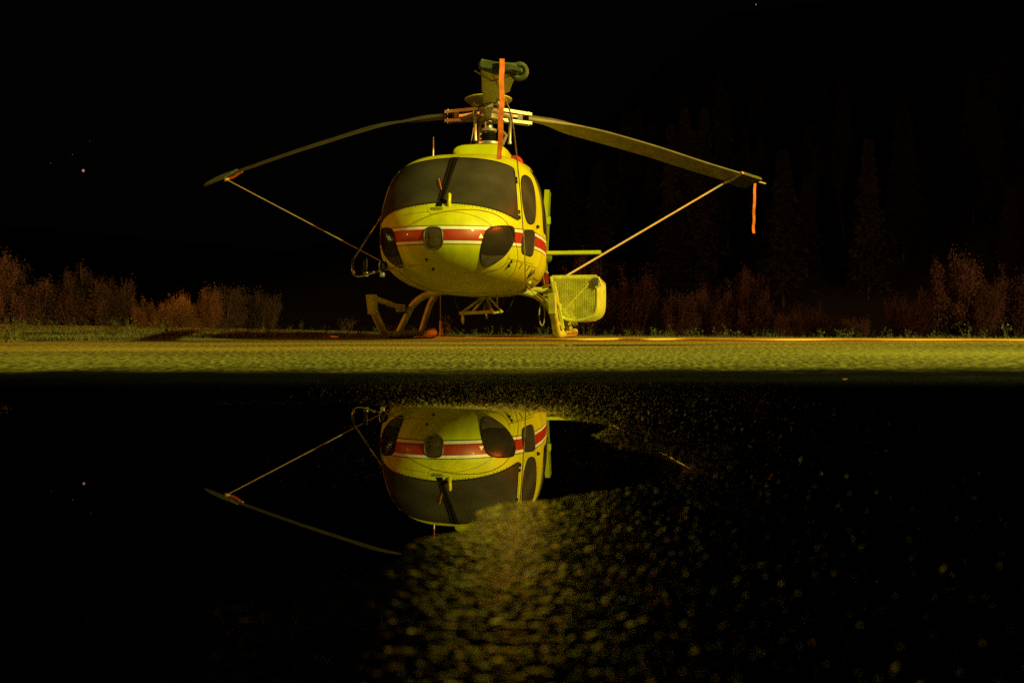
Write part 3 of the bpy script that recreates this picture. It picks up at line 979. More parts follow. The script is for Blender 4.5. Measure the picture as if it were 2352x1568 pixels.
surf_line(zc([(560, 1212), (650, 1275), (760, 1330), (860, 1366), (1000, 1386), (1200, 1393), (1400, 1386), (1560, 1370)]), .004).build('belly_seam', M['black'], heli)
surf_line(zc([(1130, 1210), (1400, 1196), (1560, 1110), (1720, 1150), (1790, 1170)]), .0025).build('panel_seam', M['black'], heli)
for (x, y) in ((1606, 372), (1608, 402), (1630, 668), (1634, 716), (1558, 1108), (1540, 1144)):
    p, n = ray(*zc([(x, y)])[0])
    both(MB().box(p + n * .004, (.03, .016, .04)), 'hinge', M['black'])
for i in range(7):
    a, b = ray(*zc([(1692 + i * 12, 1270 - i * 9)])[0]), ray(*zc([(1716 + i * 9, 1230 - i * 9)])[0])
    if a[0] is not None and b[0] is not None:
        both(MB().tube([a[0] + a[1] * .002, b[0] + b[1] * .002], .004, n=5), 'louvre_slot', M['black'])
fz = None
for i in range(22):
    t = i / 21
    x, y = np.interp(t, np.linspace(0, 1, 6), [1040, 1150, 1300, 1450, 1560, 1612]), np.interp(t, np.linspace(0, 1, 6), [597, 608, 631, 671, 719, 748])
    p, n = ray(*zc([(float(x), float(y))])[0])
    for s in (1, -1):
        if fz is None:
            fz = MB().lathe([(.006, 0), (.005, .002), (.001, .003)], n=7).build('fastener', M['dark_metal'], heli); q = fz
        else:
            q = fz.copy(); COL.objects.link(q); q.parent = heli
        q.location = (p.x + n.x * .002, s * (p.y + n.y * .002), p.z + n.z * .002)
        q.rotation_euler = Vector((n.x, s * n.y, n.z)).to_track_quat('Z', 'Y').to_euler()
# ---- cowling round the mast, intakes, engine deck
def lofted(stations, nc=32):
    """(x, half width, bottom, top, exponent) stations joined into a shell."""
    V, F = [], []
    for (x, w, zb, zt, n) in stations:
        for k in range(nc):
            t = 2 * math.pi * k / nc
            c, s = math.cos(t), math.sin(t)
            V.append((x, w * math.copysign(abs(c) ** (2 / n), c), (zt + zb) / 2 + (zt - zb) / 2 * math.copysign(abs(s) ** (2 / n), s)))
    for j in range(len(stations) - 1):
        for k in range(nc):
            l = (k + 1) % nc
            F.append((j * nc + k, (j + 1) * nc + k, (j + 1) * nc + l, j * nc + l))
    F.append(tuple(range(nc))[::-1]); F.append(tuple((len(stations) - 1) * nc + k for k in range(nc)))
    return MB().add(V, F)
lofted([(.86, .22, 2.26, 2.34, 3), (.85, .29, 2.2, 2.45, 3.6), (.81, .33, 2.15, 2.51, 4.5), (.70, .345, 2.1, 2.54, 5), (.4, .35, 2.1, 2.555, 5), (-.1, .36, 2.1, 2.56, 3.6), (-.5, .36, 2.1, 2.55, 3.4)]).build('mast_cowling', M['yellow'], heli)
lofted([(.05, .30, 2.05, 2.40, 3), (-.1, .50, 2.0, 2.50, 3), (-.6, .56, 1.9, 2.54, 3), (-1.2, .52, 1.8, 2.50, 2.8), (-1.9, .40, 1.75, 2.38, 2.6), (-2.4, .27, 1.8, 2.24, 2.3), (-2.45, .20, 1.85, 2.18, 2.2)]).build('engine_cowling', M['yellow'], heli)
MB().tube([(-2.3, 0, 2.03), (-2.75, 0, 2.06)], [.17, .19], n=20).build('exhaust_pipe', M['dark_metal'], heli)
for s in (1, -1):
    MB().lathe([(.02, .0), (.09, .01), (.115, .05), (.115, .10)], (.30, .40 * s, 2.345), (-1, 0, 0), 20).build('intake_cover', M['red'], heli)
# raised roof rail in front of the cowling
surf = [(1.35, -.05), (1.2, .15), (1.0, .36), (.8, .5)]
# ---- aerials
MB().tube([(1.05, -.54, 2.2), (.95, -.555, 2.60)], [.012, .006], n=6).build('aerial', M['white'], heli)
MB().tube([(.2, -.24, 2.5), (.18, -.19, 2.78), (.12, -.16, 3.05)], .006, n=5).build('aerial', M['dark_metal'], heli)

# ---- mast and rotor head
Z0 = 3.10
mast = MB().tube([(0, 0, 2.5), (0, 0, 3.02)], .062, n=16).build('rotor_mast', M['metal'], heli)
bl = [(.10, 0)]
for i in range(5):
    bl += [(.115 - .004 * i, .012 + i * .026), (.092 - .004 * i, .025 + i * .026)]
MB().lathe(bl, (0, 0, 2.69), n=20).build('mast_boot', M['black'], mast)
MB().lathe([(.05, .0), (.14, .005), (.19, .03), (.19, .06), (.12, .08), (.08, .085)], (0, 0, 2.62), n=24).build('swashplate', M['metal'], mast)
MB().lathe([(.06, 0), (.115, .01), (.12, .04), (.07, .06)], (0, 0, 2.83), n=20).build('upper_swashplate', M['metal'], mast)
AZ = [R(271.6), R(151.6), R(31.6)]        # world azimuths of the blades: towards the camera, left, right
def az_local(a):
    d = H_INV.to_3x3() @ Vector((math.cos(a), math.sin(a), 0))
    return math.atan2(d.y, d.x)
hub = MB().lathe([(.05, -.09), (.13, -.08), (.14, -.02), (.10, .0), (.13, .03), (.14, .07), (.06, .09)], (0, 0, Z0 - .01), n=24).build('rotor_hub', M['metal'], heli)
MB().lathe([(.03, .07), (.14, .08), (.27, .13), (.315, .165), (.32, .185), (.305, .19), (.22, .165), (.02, .15)], (0, 0, Z0), n=28).build('hub_cap', M['dish'], hub)
MB().tube([(.318 * math.cos(t), .318 * math.sin(t), Z0 + .186) for t in np.linspace(0, 6.2832, 36, endpoint=False)], .010, n=6, closed=True).build('cap_rim', M['yellow'], hub)
for t in (200, 320, 80):
    t = az_local(R(t))
    MB().box((.17 * math.cos(t), .17 * math.sin(t), Z0 + .115), (.12, .12, .07), Matrix.Rotation(t, 3, 'Z')).build('cap_bracket', M['metal'], hub)
MB().tube([(0, 0, Z0 + .05), (0, 0, Z0 + .13)], .07, n=12).build('cap_stem', M['metal'], hub)

ZR = [0, .6, 1.0, 1.65, 2.81, 4.13, 5.30]
ZV = [[3.10, 3.11, 3.10, 3.03, 2.83, 2.555, 2.30], [3.10, 3.12, 3.13, 3.13, 2.99, 2.77, 2.55], [3.10, 3.09, 3.085, 3.05, 2.92, 2.72, 2.565]]
def blade_z(b, r):
    return float(pchip(np.array([r]), np.array(ZR), np.array(ZV[b]))[0])
RT = 5.15
PITCH = [R(7), R(27), R(16)]
def blade_frame(b, r):
    """Point on the blade's axis with its chord and thickness directions (local axes)."""
    a = az_local(AZ[b])
    e = Vector((math.cos(a), math.sin(a), 0))
    lead = Vector((math.sin(a), -math.cos(a), 0))         # turns clockwise seen from above
    p = e * r + Vector((0, 0, blade_z(b, r)))
    tz = (blade_z(b, min(r + .05, 5.3)) - blade_z(b, max(r - .05, 0))) / .1
    t = Vector((e.x, e.y, tz)).normalized()
    th = PITCH[b] * min(1, max(.15, (r - .45) / 1.5))
    up = lead.cross(t); up = up if up.z > 0 else -up
    c = lead * math.cos(th) + up * math.sin(th)
    return p, c, t.cross(c) if t.cross(c).z > 0 else -t.cross(c), e
AF = [(.25, 0), (.235, .030), (.17, .052), (.05, .06), (-.2, .038), (-.5, .022), (-.74, .004), (-.75, -.004), (-.5, -.012), (-.2, -.026), (.05, -.038), (.17, -.036), (.235, -.024)]
rotor_blades = []
for b in range(3):
    st = []
    for r in np.r_[np.linspace(.62, 1.7, 14), np.linspace(1.8, RT, 30)]:
        p, c, u, e = blade_frame(b, r)
        g = min(1, max(0, (r - .8) / .75)); g = g * g * (3 - 2 * g)
        ch = .17 + .175 * g
        tk = .9 * (1 - g) + 1.0 * g
        st.append([p + c * (x * ch + .03 * (1 - g)) + u * (z * ch * (1.0 + 4.2 * (1 - g))) for x, z in AF])
    V = [q for s in st for q in s]; n = len(AF)
    F = [(j * n + k, j * n + (k + 1) % n, (j + 1) * n + (k + 1) % n, (j + 1) * n + k) for j in range(len(st) - 1) for k in range(n)]
    F += [tuple(range(n)), tuple((len(st) - 1) * n + k for k in range(n))[::-1]]
    bl = MB().add(V, F).build('rotor_blade', M['blade'], heli, angle=55)
    bl.data.materials.append(M['blade_lit_under'])
    for i, f in enumerate(bl.data.polygons):
        if i < len(F) - 2 and i % n >= 7: f.material_index = 1
    rotor_blades.append(bl)
    # star arm, the two sleeve plates and their end block, bolts
    p0, c0, u0, e0 = blade_frame(b, .1); p1, _, _, _ = blade_frame(b, .62)
    lead = Vector((e0.y, -e0.x, 0))
    rot = Matrix((e0, Vector((-e0.y, e0.x, 0)), Vector((0, 0, 1)))).transposed()
    MB().plate([p0 + lead * .07, p0 + lead * -.07, p0 + e0 * .38 - lead * .045, p0 + e0 * .38 + lead * .045], .035).build('star_arm', M['metal'], bl)
    for s in (1, -1):
        MB().plate([p0 + e0 * .05 + lead * .035 + Vector((0, 0, .072 * s)), p0 + e0 * .05 - lead * .035 + Vector((0, 0, .072 * s)), p1 + e0 * .06 - lead * .06 + Vector((0, 0, .062 * s)), p1 + e0 * .06 + lead * .06 + Vector((0, 0, .062 * s))], .042).build('sleeve_plate', M['metal'], bl)
    MB().box(p1 - e0 * .13, (.10, .10, .10), rot).build('damper_block', M['dark_metal'], bl)
    for s in (1, -1):
        MB().tube([p1 + e0 * .02 + lead * .03 * s + Vector((0, 0, -.095)), p1 + e0 * .02 + lead * .03 * s + Vector((0, 0, .095))], .013, n=7).build('bolt', M['metal'], bl)
    # pitch horn and link down to the swashplate
    wa = az_local(AZ[b] + R(83))
    d_ = Vector((math.cos(wa), math.sin(wa), 0))
    MB().tube([p0 + e0 * .30 - lead * .05 + Vector((0, 0, -.05)), d_ * .31 + Vector((0, 0, 3.03))], [.03, .024], n=7).build('pitch_horn', M['metal'], bl)
    MB().tube([d_ * .306 + Vector((0, 0, 3.07)), d_ * .306 + Vector((0, 0, 3.0)), d_ * .305 + Vector((0, 0, 2.98)), d_ * .295 + Vector((0, 0, 2.72)), d_ * .295 + Vector((0, 0, 2.67))], [.034, .034, .022, .022, .03], n=9).build('pitch_link', M['metal'], bl)
# scissors beside the mast
MB().tube([(-.05, .13, 2.9), (.03, .26, 2.78), (.0, .2, 2.66)], .022, n=7).build('scissor_link', M['metal'], mast)

# ---- skids
legs = {}
for s in (1, -1):
    y = 1.085 * s
    path = spline([(-1.25, y, .075), (-1.2, y, .05), (.4, y, .05), (1.15, y, .05), (1.42, y, .085), (1.62, y, .19), (1.88, y, .36), (1.98, y, .47)], 6)
    sk = MB().tube(path, .048, n=12).build('skid', M['leg'], heli)
    MB().box((.2, y, .012), (1.9, .05, .022)).build('wear_plate', M['dark_metal'], sk)
    # toe bracket and the brace back to the front leg
    MB().plate([(2.06, y - .0, .53), (1.86, y - .0, .54), (1.80, y, .30), (1.98, y, .30)], .075).build('toe_bracket', M['leg'], sk)
    MB().tube([(1.95, y, .505), (.78, y * .955, .395)], .036, n=8).build('brace', M['leg'], sk)
    MB().box((.80, y * .955, .395), (.12, .10, .10)).build('clamp', M['leg'], sk)
def cross(x, zc_, name):
    half = [(x, 0, zc_ + .02), (x, .35, zc_ + .02), (x, .55, zc_), (x, .74, zc_ - .05), (x, .89, zc_ - .17), (x, .98, zc_ - .33), (x, 1.085, .06)]
    pts = [(a, -b, c) for a, b, c in half[:0:-1]] + half
    return MB().tube(pts, .044, n=12, smooth=5).build(name, M['leg'], heli)
cross(.75, .60, 'front_cross_tube'); 
rc = MB().tube([(-.5, -1.085, .06), (-.5, -1.0, .33), (-.5, -.90, .56), (-.5, -.72, .66), (-.5, 0, .66), (-.5, .72, .66), (-.5, .90, .56), (-.5, 1.0, .33), (-.5, 1.085, .06)], .044, n=12, smooth=5).build('rear_cross_tube', M['leg'], heli)
# flat fairings and boarding step on the left side
MB().plate([(1.02, 1.00, .72), (.90, 1.0, .72), (.80, 1.11, .12), (.92, 1.11, .12)], .035).build('leg_fairing', M['leg'], heli)
MB().box((.55, 1.13, .42), (.30, .16, .10)).build('step', M['leg'], heli)
MB().plate([(-.40, .98, .60), (-.62, .98, .60), (-.62, 1.10, .10), (-.40, 1.10, .10)], .03).build('leg_fairing', M['leg'], heli)
MB().plate([(.36, 1.12, .40), (.24, 1.12, .40), (.12, 1.22, .16), (.24, 1.22, .16)], .05).build('step_plate', M['leg'], heli)

# ---- cargo basket on the left flank
def basket():
    x0, x1, y0, y1, zt, zb = .80, -1.15, .95, 1.54, .775, .235
    root = MB().tube([(x0, y0, zt), (x0, y1, zt), (x1, y1, zt), (x1, y0, zt)], .018, n=7, closed=True).build('cargo_basket', M['leg'], heli)
    sec = [(y0, zt), (y0 + .10, zb + .10), (y0 + .22, zb), (y1 - .19, zb), (y1 - .05, zb + .06), (y1, zb + .20), (y1, zt)]
    secs = spline([Vector((0, a, b)) for a, b in sec], 5)
    for i in range(7):
        x = x0 + (x1 - x0) * i / 6
        MB().tube([(x, p.y, p.z) for p in secs], .017 if i else .02, n=7).build('rib', M['leg'], root)
    for (y, z) in ((y0 + .25, zb), (y0 + .45, zb), (y1 - .02, zb + .28)):
        MB().tube([(x0, y, z), (x1, y, z)], .012, n=6).build('rail', M['leg'], root)
    MB().tube([(x0 + .005, y0 + .16, zb + .12), (x0 + .005, y1 - .06, zt - .03)], .010, n=6).build('brace', M['leg'], root)
    # expanded metal on the front panel: two families of thin slanted strands
    poly = [(p.y, p.z) for p in secs]
    strands = MB()
    stepv = .023
    def clip(a, b):
        pts = []
        N_ = 90
        t = np.linspace(0, 1, N_)
        yy = a[0] + (b[0] - a[0]) * t; zz_ = a[1] + (b[1] - a[1]) * t
        ins = sdist(yy, zz_, poly) < -.004
        k = np.where(ins)[0]
        return None if len(k) < 3 else ((yy[k[0]], zz_[k[0]]), (yy[k[-1]], zz_[k[-1]]))
    for sgn in (1, -1):
        for c in np.arange(-1.2, 2.6, stepv):
            a = (y0 - .1, c); b = (y1 + .1, c + sgn * .5 * (y1 - y0 + .2))
            q = clip(a, b)
            if q: strands.tube([(x0, q[0][0], q[0][1]), (x0, q[1][0], q[1][1])], .0045, n=4, caps=False)
    o = strands.build('mesh_panel', M['leg'], root); o['kind'] = 'stuff'
    # same metal on the outer side, floor and inner side as sheets of strands along the length
    side = MB()
    path = np.array([(p.y, p.z) for p in secs])
    cum = np.r_[0, np.cumsum(np.hypot(*np.diff(path, axis=0).T))]
    def at(s): return np.interp(s, cum, path[:, 0]), np.interp(s, cum, path[:, 1])
    Ltot = cum[-1]
    for sgn in (1, -1):
        for c in np.arange(-2.2, Ltot + 2.2, .19):
            pts = []
            for t in np.linspace(0, 1, 40):
                x = x0 + (x1 - x0) * t; s_ = c + sgn * t * 1.0
                if 0 <= s_ <= Ltot:
                    a, b = at(s_); pts.append((x, a, b))
            if len(pts) > 1: side.tube(pts[::2] if len(pts) > 4 else pts, .003, n=3, caps=False)
    o = side.build('mesh_side', M['leg'], root); o['kind'] = 'stuff'
    # lid lying on top, and the latch at the outer front corner
    MB().box(((x0 + x1) / 2, (y0 + y1) / 2, zt + .022), (x0 - x1, y1 - y0 - .02, .02)).build('lid', M['leg'], root)
    l = MB().box((x0 + .02, y1 - .02, zt - .06), (.06, .08, .10)).build('latch', M['dark_metal'], root)
    MB().tube([(x0 + .03, y1 + .02, zt + .0), (x0 + .03, y1 + .05, zt - .10), (x0 + .03, y1 - .02, zt - .13)], .014, n=6).build('latch_handle', M['leg'], root)
    for x in (.5, -.5):
        MB().tube([(x, .80, .66), (x, y0 + .02, .70), (x, y0 + .02, .50), (x, .84, .42)], .022, n=7).build('hanger', M['leg'], root)
    MB().lathe([(.004, -.05), (.02, -.03), (.016, 0)], (x0 - .1, y1 - .3, zb - .01), n=8).build('drain_plug', M['leg'], root)
basket()

# ---- cargo hook swing under the belly
sw = MB().tube([(.95, -.22, .32), (.95, .23, .34)], .020, n=8).build('cargo_swing', M['leg'], heli)
for a, b in (((.95, -.20, .32), (.6, .03, .55)), ((.95, .21, .34), (.6, .07, .55)), ((.2, -.2, .34), (.45, .03, .55)), ((.2, .22, .34), (.45, .07, .55))):
    MB().tube([a, b], .017, n=7).build('strut', M['leg'], sw)
for y in (-.21, .22):
    MB().tube([(.95, y, .33), (.2, y, .35)], .018, n=7).build('side_tube', M['leg'], sw)
MB().box((.6, .08, .40), (.16, .08, .12)).build('hook_body', M['dark_metal'], sw)
MB().tube([(.6, .08, .36), (.64, .08, .30), (.60, .08, .26), (.55, .08, .29)], .013, n=6, smooth=3).build('hook', M['metal'], sw)
for (y, x) in ((-.30, .9), (.30, .5), (.40, .3), (.12, .9)):
    MB().tube([(x, y, .56), (x + .02, y * .9, .44), (x - .02, y * .75, .35)], .004, n=4).build('cable', M['dark_metal'], sw)
MB().lathe([(.006, -.13), (.02, -.10), (.02, -.05), (.01, 0)], (.98, -.17, .31), n=8).build('hook_bumper', M['leg'], sw)
MB().tube([(1.0, .28, .55), (1.0, .28, .44)], .012, n=6).build('belly_aerial', M['metal'], heli)

# ---- load mirrors on a bent arm at the right of the nose
def cam_pt(px, py, Y):
    return W2L(((px - 1176) / FPX * Y, Y, CAM_H + (748.5 - py) / FPX * Y))
a0 = nearest(cam_pt(884, 490, 10.7))[0]
arm = MB().tube([a0, cam_pt(846, 540, 10.35), cam_pt(820, 580, 10.2), cam_pt(811, 596, 10.15), cam_pt(811, 622, 10.1), cam_pt(817, 631, 10.1), cam_pt(832, 632, 10.1), cam_pt(868, 622, 10.15), nearest(cam_pt(905, 612, 10.45))[0]], .015, n=8, smooth=4).build('mirror_arm', M['chrome'], heli)
MB().tube([cam_pt(868, 622, 10.15), cam_pt(925, 609, 10.1), nearest(cam_pt(975, 600, 10.0))[0]], .005, n=5).build('stay_wire', M['rope'], arm)
for (px, py, rr) in ((841, 610, .080), (879, 611, .058)):
    c = cam_pt(px, py, 10.12)
    ax = Vector((-.40, .90 if px < 860 else -.90, -.05)).normalized()
    mi = MB().lathe([(rr * .2, -.05), (rr * .8, -.035), (rr, -.004), (rr * 1.02, .0)], c, ax, 22).build('load_mirror', M['black_gloss'], arm)
    MB().tube([c + ax.orthogonal().normalized() * 0 + (ax.cross(Vector((0, 0, 1))).normalized() * math.cos(t) + ax.cross(ax.cross(Vector((0, 0, 1)))).normalized() * math.sin(t)) * rr * 1.02 for t in np.linspace(0, 6.283, 22, endpoint=False)], .0035, n=6, closed=True).build('rim', M['dark_metal'], mi)
    MB().lathe([(rr * .96, .001), (rr * .6, .006), (.002, .009)], c, ax, 22).build('glass', M['mirror'], mi)
    MB().box(c + Vector((0, 0, -.09)), (.05, .05, .05)).build('clamp', M['metal'], mi)

# ---- tail: stabiliser, fins, tail rotor
MB().add(*(lambda st: ([q for s in st for q in s], [(j * 13 + k, j * 13 + (k + 1) % 13, (j + 1) * 13 + (k + 1) % 13, (j + 1) * 13 + k) for j in range(1) for k in range(13)] + [tuple(range(13)), tuple(range(13, 26))[::-1]]))(
    [[Vector((-3.6 + x * .42, y, 1.42 + z * .85)) for x, z in AF] for y in (-1.36, 1.36)])).build('stabilizer', M['yellow'], heli, angle=50)
def fin(pts, tk, name):
    return MB().plate(pts, tk).build(name, M['fin'], heli)
M['fin'] = M['yellow']
MB().plate([(-6.65, 0, 1.72), (-7.2, 0, 1.72), (-7.75, 0, 3.08), (-7.40, 0, 3.10)], .10).build('upper_fin', M['yellow'], heli)
fn = MB().plate([(-6.4, 0, 1.55), (-7.0, 0, 1.55), (-7.35, 0, .80), (-7.08, 0, .78)], .09).build('lower_fin', M['yellow'], heli)
for z0_, z1_, m_ in ((1.02, 1.27, 'red'), (1.28, 1.31, 'white')):
    MB().plate([(-6.38 + (1.55 - z0_) * -.885, 0, z0_), (-7.3, 0, z0_), (-7.2, 0, z1_), (-6.38 + (1.55 - z1_) * -.885, 0, z1_)], .098).build('fin_band', M[m_], fn)
tr = MB().tube([(-7.2, -.05, 1.98), (-7.2, -.28, 1.98)], .06, n=12).build('tail_rotor_hub', M['metal'], heli)
for s in (1, -1):
    MB().plate([(-7.26, -.26, 1.98 + .12 * s), (-7.14, -.26, 1.98 + .12 * s), (-7.12, -.26, 1.98 + .93 * s), (-7.30, -.26, 1.98 + .93 * s)], .02).build('tail_rotor_blade', M['blade'], tr)
MB().box((-7.1, .07, 2.40), (.10, .08, .16)).build('beacon', M['yellow'], heli)
MB().tube([(-6.2, 0, 1.45), (-7.3, 0, .72), (-7.5, 0, .74)], .02, n=7).build('tail_guard', M['leg'], heli)

# ================================================================== THINGS ON AND ROUND IT
def tip_cover(b, label):
    """Canvas sock pulled over a blade's tip with a hoop along its edge."""
    root = empty('blade_cover', L2W(blade_frame(b, 5.05)[0]))
    tag(root, label, 'blade cover', 'canvas covers on the blade tips')
    loc = root.location
    st = []
    for r, k in ((4.74, 1.10), (4.86, 1.16), (5.0, 1.18), (5.12, 1.16), (5.22, 1.0)):
        p, c, u, e = blade_frame(b, r)
        st.append([L2W(p + c * x * .345 * k + u * (z * .345 * k + .012 * (1 if z >= 0 else -1) + .006 * math.sin(9 * r + 14 * x))) - loc for x, z in AF])
    n = len(AF)
    MB().add([q for s in st for q in s], [(j * n + k, j * n + (k + 1) % n, (j + 1) * n + (k + 1) % n, (j + 1) * n + k) for j in range(len(st) - 1) for k in range(n)] + [tuple(range(n)), tuple((len(st) - 1) * n + k for k in range(n))[::-1]]).build('sock', M['cover'], root)
    p, c, u, e = blade_frame(b, 4.72)
    a_, b_ = p + c * .11 - u * .03, p - c * .29 - u * .03
    if b: MB().tube([L2W(a_ + c * .03) - loc, L2W(a_.lerp(b_, .5) - u * .02) - loc, L2W(b_ - c * .03) - loc], .022, n=8).build('bar', M['pole'], root)
    return root, L2W(a_), L2W(b_)
c0, c0a, c0b = tip_cover(0, 'dark green blade cover rolled at the tip of the forward blade above the cabin')
c1, c1a, c1b = tip_cover(1, 'green blade cover on the left drooping rotor blade tip')
c2, c2a, c2b = tip_cover(2, 'green blade cover on the right rotor blade tip over the streamer')
# forward tip: rolled end of the sock and the round bumper at one side
p, c, u, e = blade_frame(0, 5.17)
loc = c0.location
MB().tube([L2W(p + c * .085) - loc, L2W(p - c * .05 - u * .02) - loc, L2W(p - c * .22) - loc], [.045, .055, .05], n=10).build('roll', M['cover'], c0)
MB().tube([L2W(p - c * (.245 + .055 * math.cos(t)) + u * .0 + Vector((0, 0, -.0)) + u.cross(c).normalized() * .0 + u * (.055 * math.sin(t) - .02)) - loc for t in np.linspace(0, 2 * math.pi, 16, endpoint=False)], .026, n=8, closed=True).build('bumper', M['cover'], c0)
MB().tube([L2W(p + c * .12 - u * .06) - loc, L2W(p - e * .30 - c * .02 - u * .05) - loc, L2W(p - c * .18 - u * .06) - loc], .008, n=5).build('strap', M['rope'], c0)
p2, cc2, u2, e2 = blade_frame(2, 5.17)
MB().tube([L2W(p2 - e2 * .1) - c2.location, L2W(p2 + e2 * .22 + Vector((0, 0, -.04))) - c2.location], .016, n=6).build('peg', M['pole'], c2)

def streamer(top, length, w, label, seed):
    rnd = random.Random(seed)
    V, n = [], 26
    for i in range(n + 1):
        t = i / n
        sway = .012 * math.sin(3 * t + seed) + .004 * math.sin(17 * t + seed)
        tw = .25 * math.sin(4.2 * t + seed)
        for s in (-.5, .5):
            V.append(Vector((top[0] + sway + s * w * math.cos(tw), top[1] + s * w * math.sin(tw) + .006 * math.sin(23 * t), top[2] - length * t)))
    F = [(2 * i, 2 * i + 1, 2 * i + 3, 2 * i + 2) for i in range(n)]
    mb = MB().add(V, F)
    V2 = [v + Vector((0, .004, 0)) for v in V]
    m = len(V)
    mb2 = MB().add(V + V2, F + [tuple(i + m for i in f)[::-1] for f in F] + [(2 * i, 2 * i + 2, 2 * i + 2 + m, 2 * i + m) for i in range(n)] + [(2 * i + 1, 2 * i + 1 + m, 2 * i + 3 + m, 2 * i + 3) for i in range(n)])
    o = mb2.build('warning_streamer', M['orange'])
    tag(o, label, 'streamer', 'orange streamers hanging from the blade covers')
    return o
tip0 = L2W(blade_frame(0, 5.17)[0])
streamer((tip0.x + .085, tip0.y - .085, tip0.z + .03), .83, .043, 'long orange streamer hanging in front of the mast from the forward blade', 1)
tip2 = L2W(blade_frame(2, 5.17)[0])
streamer((tip2.x - .04, tip2.y - .05, tip2.z - .06), .83, .043, 'orange streamer hanging free below the right blade tip', 2)

def pole(a, b, r, label, name='tie_down_pole', group='tie-down poles of the outer rotor blades', m='pole'):
    a, b = Vector(a), Vector(b)
    o = MB().tube([b - b, (a - b) * .5, a - b], r, n=7).build(name, M[m])
    o.location = b
    return tag(o, label, 'pole', group)
pole(c1b, L2W((-.55, -.72, .60)), .009, 'thin tie-down pole from the left blade tip down behind the mirrors')
pole(c2b, L2W((-.55, .80, .74)), .015, 'tie-down pole from the right blade tip down behind the cargo basket')
# rope from the forward blade down past the left door, its loose loop hanging on the leg
A = L2W(blade_frame(0, 5.1)[0]) + Vector((.02, 0, -.08))
rp = []
for (px, py, Y) in ((1172, 255, 8.3), (1186, 345, 9.2), (1198, 470, 9.95), (1206, 590, 10.35), (1211, 655, 10.9)):
    rp.append(Vector(((px - 1176) / FPX * Y, Y, CAM_H + (748.5 - py) / FPX * Y)))
end = L2W((.80, .86, .46))
tag(MB().tube([A] + rp + [end], .0065, n=6, smooth=4).build('tie_down_rope', M['rope']), 'thin rope running from the forward blade down across the left door', 'rope')
lp = [end + Vector((.02 + .035 * math.cos(t) - .05, -.03, -.16 + .14 * math.sin(t))) for t in np.linspace(0, 2 * math.pi, 18, endpoint=False)]
tag(MB().tube(lp, .008, n=6, closed=True).build('rope_loop', M['rope']), 'loose rope loop hanging beside the left front skid leg', 'rope')
# mooring rope under the belly and its ground stake
g = L2W((-.2, -.62, 0))
sx, sy = (1012 - 1176) / FPX * 12.9, 12.9
tag(MB().tube([(sx, sy, .66), (sx, sy, .30), (sx, sy, .16)], .008, n=6).build('mooring_rope', M['rope']), 'dull orange rope hanging straight down from the belly', 'rope')
tag(MB().tube([(sx, sy, .24), (sx + .005, sy, .10), (sx + .01, sy - .01, .012)], [.016, .024, .03], n=8).build('tie_down_stake', M['cord']), 'short orange stake on the ground under the belly rope', 'stake')
stp = [Vector((*ground_at(px, py), .022)) for px, py in ((952, 777.2), (966, 778.2), (985, 778.6), (1005, 778.0), (1040, 777.6))]
tag(MB().tube(stp, [.006, .014, .014, .010, .006], n=6, smooth=4).build('ground_strap', M['cord']), 'crumpled orange strap lying by the right rear skid', 'strap')
tag(MB().tube([Vector((*ground_at(px, py), .02)) for px, py in ((745, 775.8), (760, 775.6), (778, 775.9))], [.008, .02, .008], n=6, smooth=3).build('ground_strap', M['cord']), 'short yellow strap end lying on the apron left of the right skid', 'strap')
# the long orange cord across the apron
cp = []
for i, (px, py) in enumerate([(950, 778.8), (1000, 779.6), (1060, 781.0), (1180, 783.0), (1320, 785.0), (1420, 784.2), (1480, 785.4), (1560, 785.0), (1640, 786.2), (1760, 787.6), (1900, 787.4), (2040, 788.6), (2200, 789.2), (2352, 790.4), (2700, 792)]):
    x, y = ground_at(px, py)
    cp.append((x, y, .024))
tag(MB().tube(cp, .011, n=7, smooth=6).build('extension_cord', M['cord']), 'long orange cord lying wavy across the apron in front of the skids', 'cord')

# weed tuft beside the stake
def tuft():
    rnd = random.Random(4)
    V, F = [], []
    bx, by = (1026 - 1176) / FPX * 15.4, 15.4
    bz = float(terrain_z(np.array([bx]), np.array([by]))[0])
    for i in range(90):
        t = rnd.random(); c = Vector((rnd.gauss(0, .035), rnd.gauss(0, .05), .03 + .32 * t))
        e = Vector((rnd.gauss(0, 1), rnd.gauss(0, 1), rnd.gauss(.7, .8))).normalized() * .045
        w = e.orthogonal().normalized() * .012
        k = len(V); V += [c - w, c + w, c + e]; F.append((k, k + 1, k + 2))
    o = mesh_np('weed_tuft', np.array([tuple(v) for v in V]), np.array(F), M['weed'])
    o.location = (bx, by, bz)
    tag(o, 'upright weed tuft behind the orange stake', 'plant')
tuft()

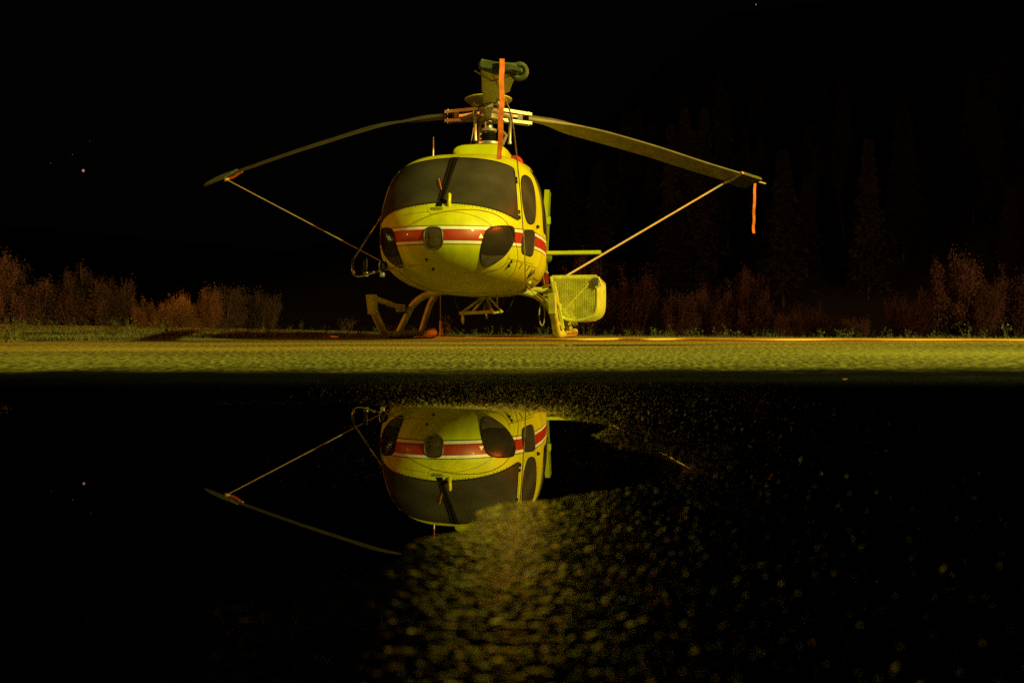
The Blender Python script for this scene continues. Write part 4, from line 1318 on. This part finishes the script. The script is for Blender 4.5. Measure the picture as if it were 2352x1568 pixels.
# fallen leaves on the puddle and the wet asphalt
M['leaf'] = mat('fallen_leaf', (.45, .22, .08), .6)
for i, (px, py, s, lab) in enumerate([(1940, 882, .008, 'small leaf on wet asphalt at right, farther of two'),
                                      (1660, 951, .006, 'small leaf on the wet asphalt at right of the puddle'), (1205, 1010, .003, 'tiny leaf floating on the reflected door stripe'), (1358, 1050, .003, 'leaf floating right of the reflected helicopter')]):
    x, y = ground_at(px, py)
    o = MB().plate([Vector((s * a, s * b, 0)) for a, b in ((-1, 0), (-.4, .5), (.3, .6), (1, .1), (.5, -.45), (-.4, -.5))], .0012).build('leaf', M['leaf'])
    o.location = (x, y, .0015 if y < 2 and x < .2 else .012); o.rotation_euler = (.2, -.15, i)
    tag(o, lab, 'leaf', 'fallen leaves')

# stars
M['star'] = bpy.data.materials.new('star'); M['star'].use_nodes = True
_b = M['star'].node_tree.nodes['Principled BSDF']
_b.inputs['Emission Color'].default_value = (1, .45, .38, 1); _b.inputs['Emission Strength'].default_value = .45
_b.inputs['Base Color'].default_value = (0, 0, 0, 1)
for (px, py, r, lab) in [(192, 390, 1.25, 'brightest pinkish star, low in the sky at left'), (167, 353, .28, 'faint star just above the brightest one'), (117, 373, .22, 'faintest star left of the brightest one'), (207, 323, .2, 'tiny star highest of the four at left'),
                         (1738, 12, .55, 'star at the top of the picture right of the rotor'), (1903, 84, .28, 'left star of the close pair at upper right'), (1918, 83, .28, 'right star of the close pair at upper right'), (1773, 143, .24, 'faint star below the topmost one')]:
    Y = 900
    o = MB().lathe([(.3, -.95), (.8, -.6), (1, 0), (.8, .6), (.3, .95)], n=8).build('star', M['star'])
    o.scale = (r,) * 3
    o.location = ((px - 1176) / FPX * Y, Y, CAM_H + (748.5 - py) / FPX * Y)
    tag(o, lab, 'star', 'stars in the night sky')

# ---- where the two highlights on the stripe say the lamps stand
for nm, q in (('key', (1190, 838)), ('sodium', (622, 868))):
    p, n = ray(*zc([q])[0])
    v = (p - ORIGIN).normalized(); r_ = v - 2 * v.dot(n) * n
    w = H_MAT.to_3x3() @ r_
    print('HIGHLIGHT', nm, 'at', [round(t, 2) for t in L2W(p)], 'towards', [round(t, 3) for t in w])
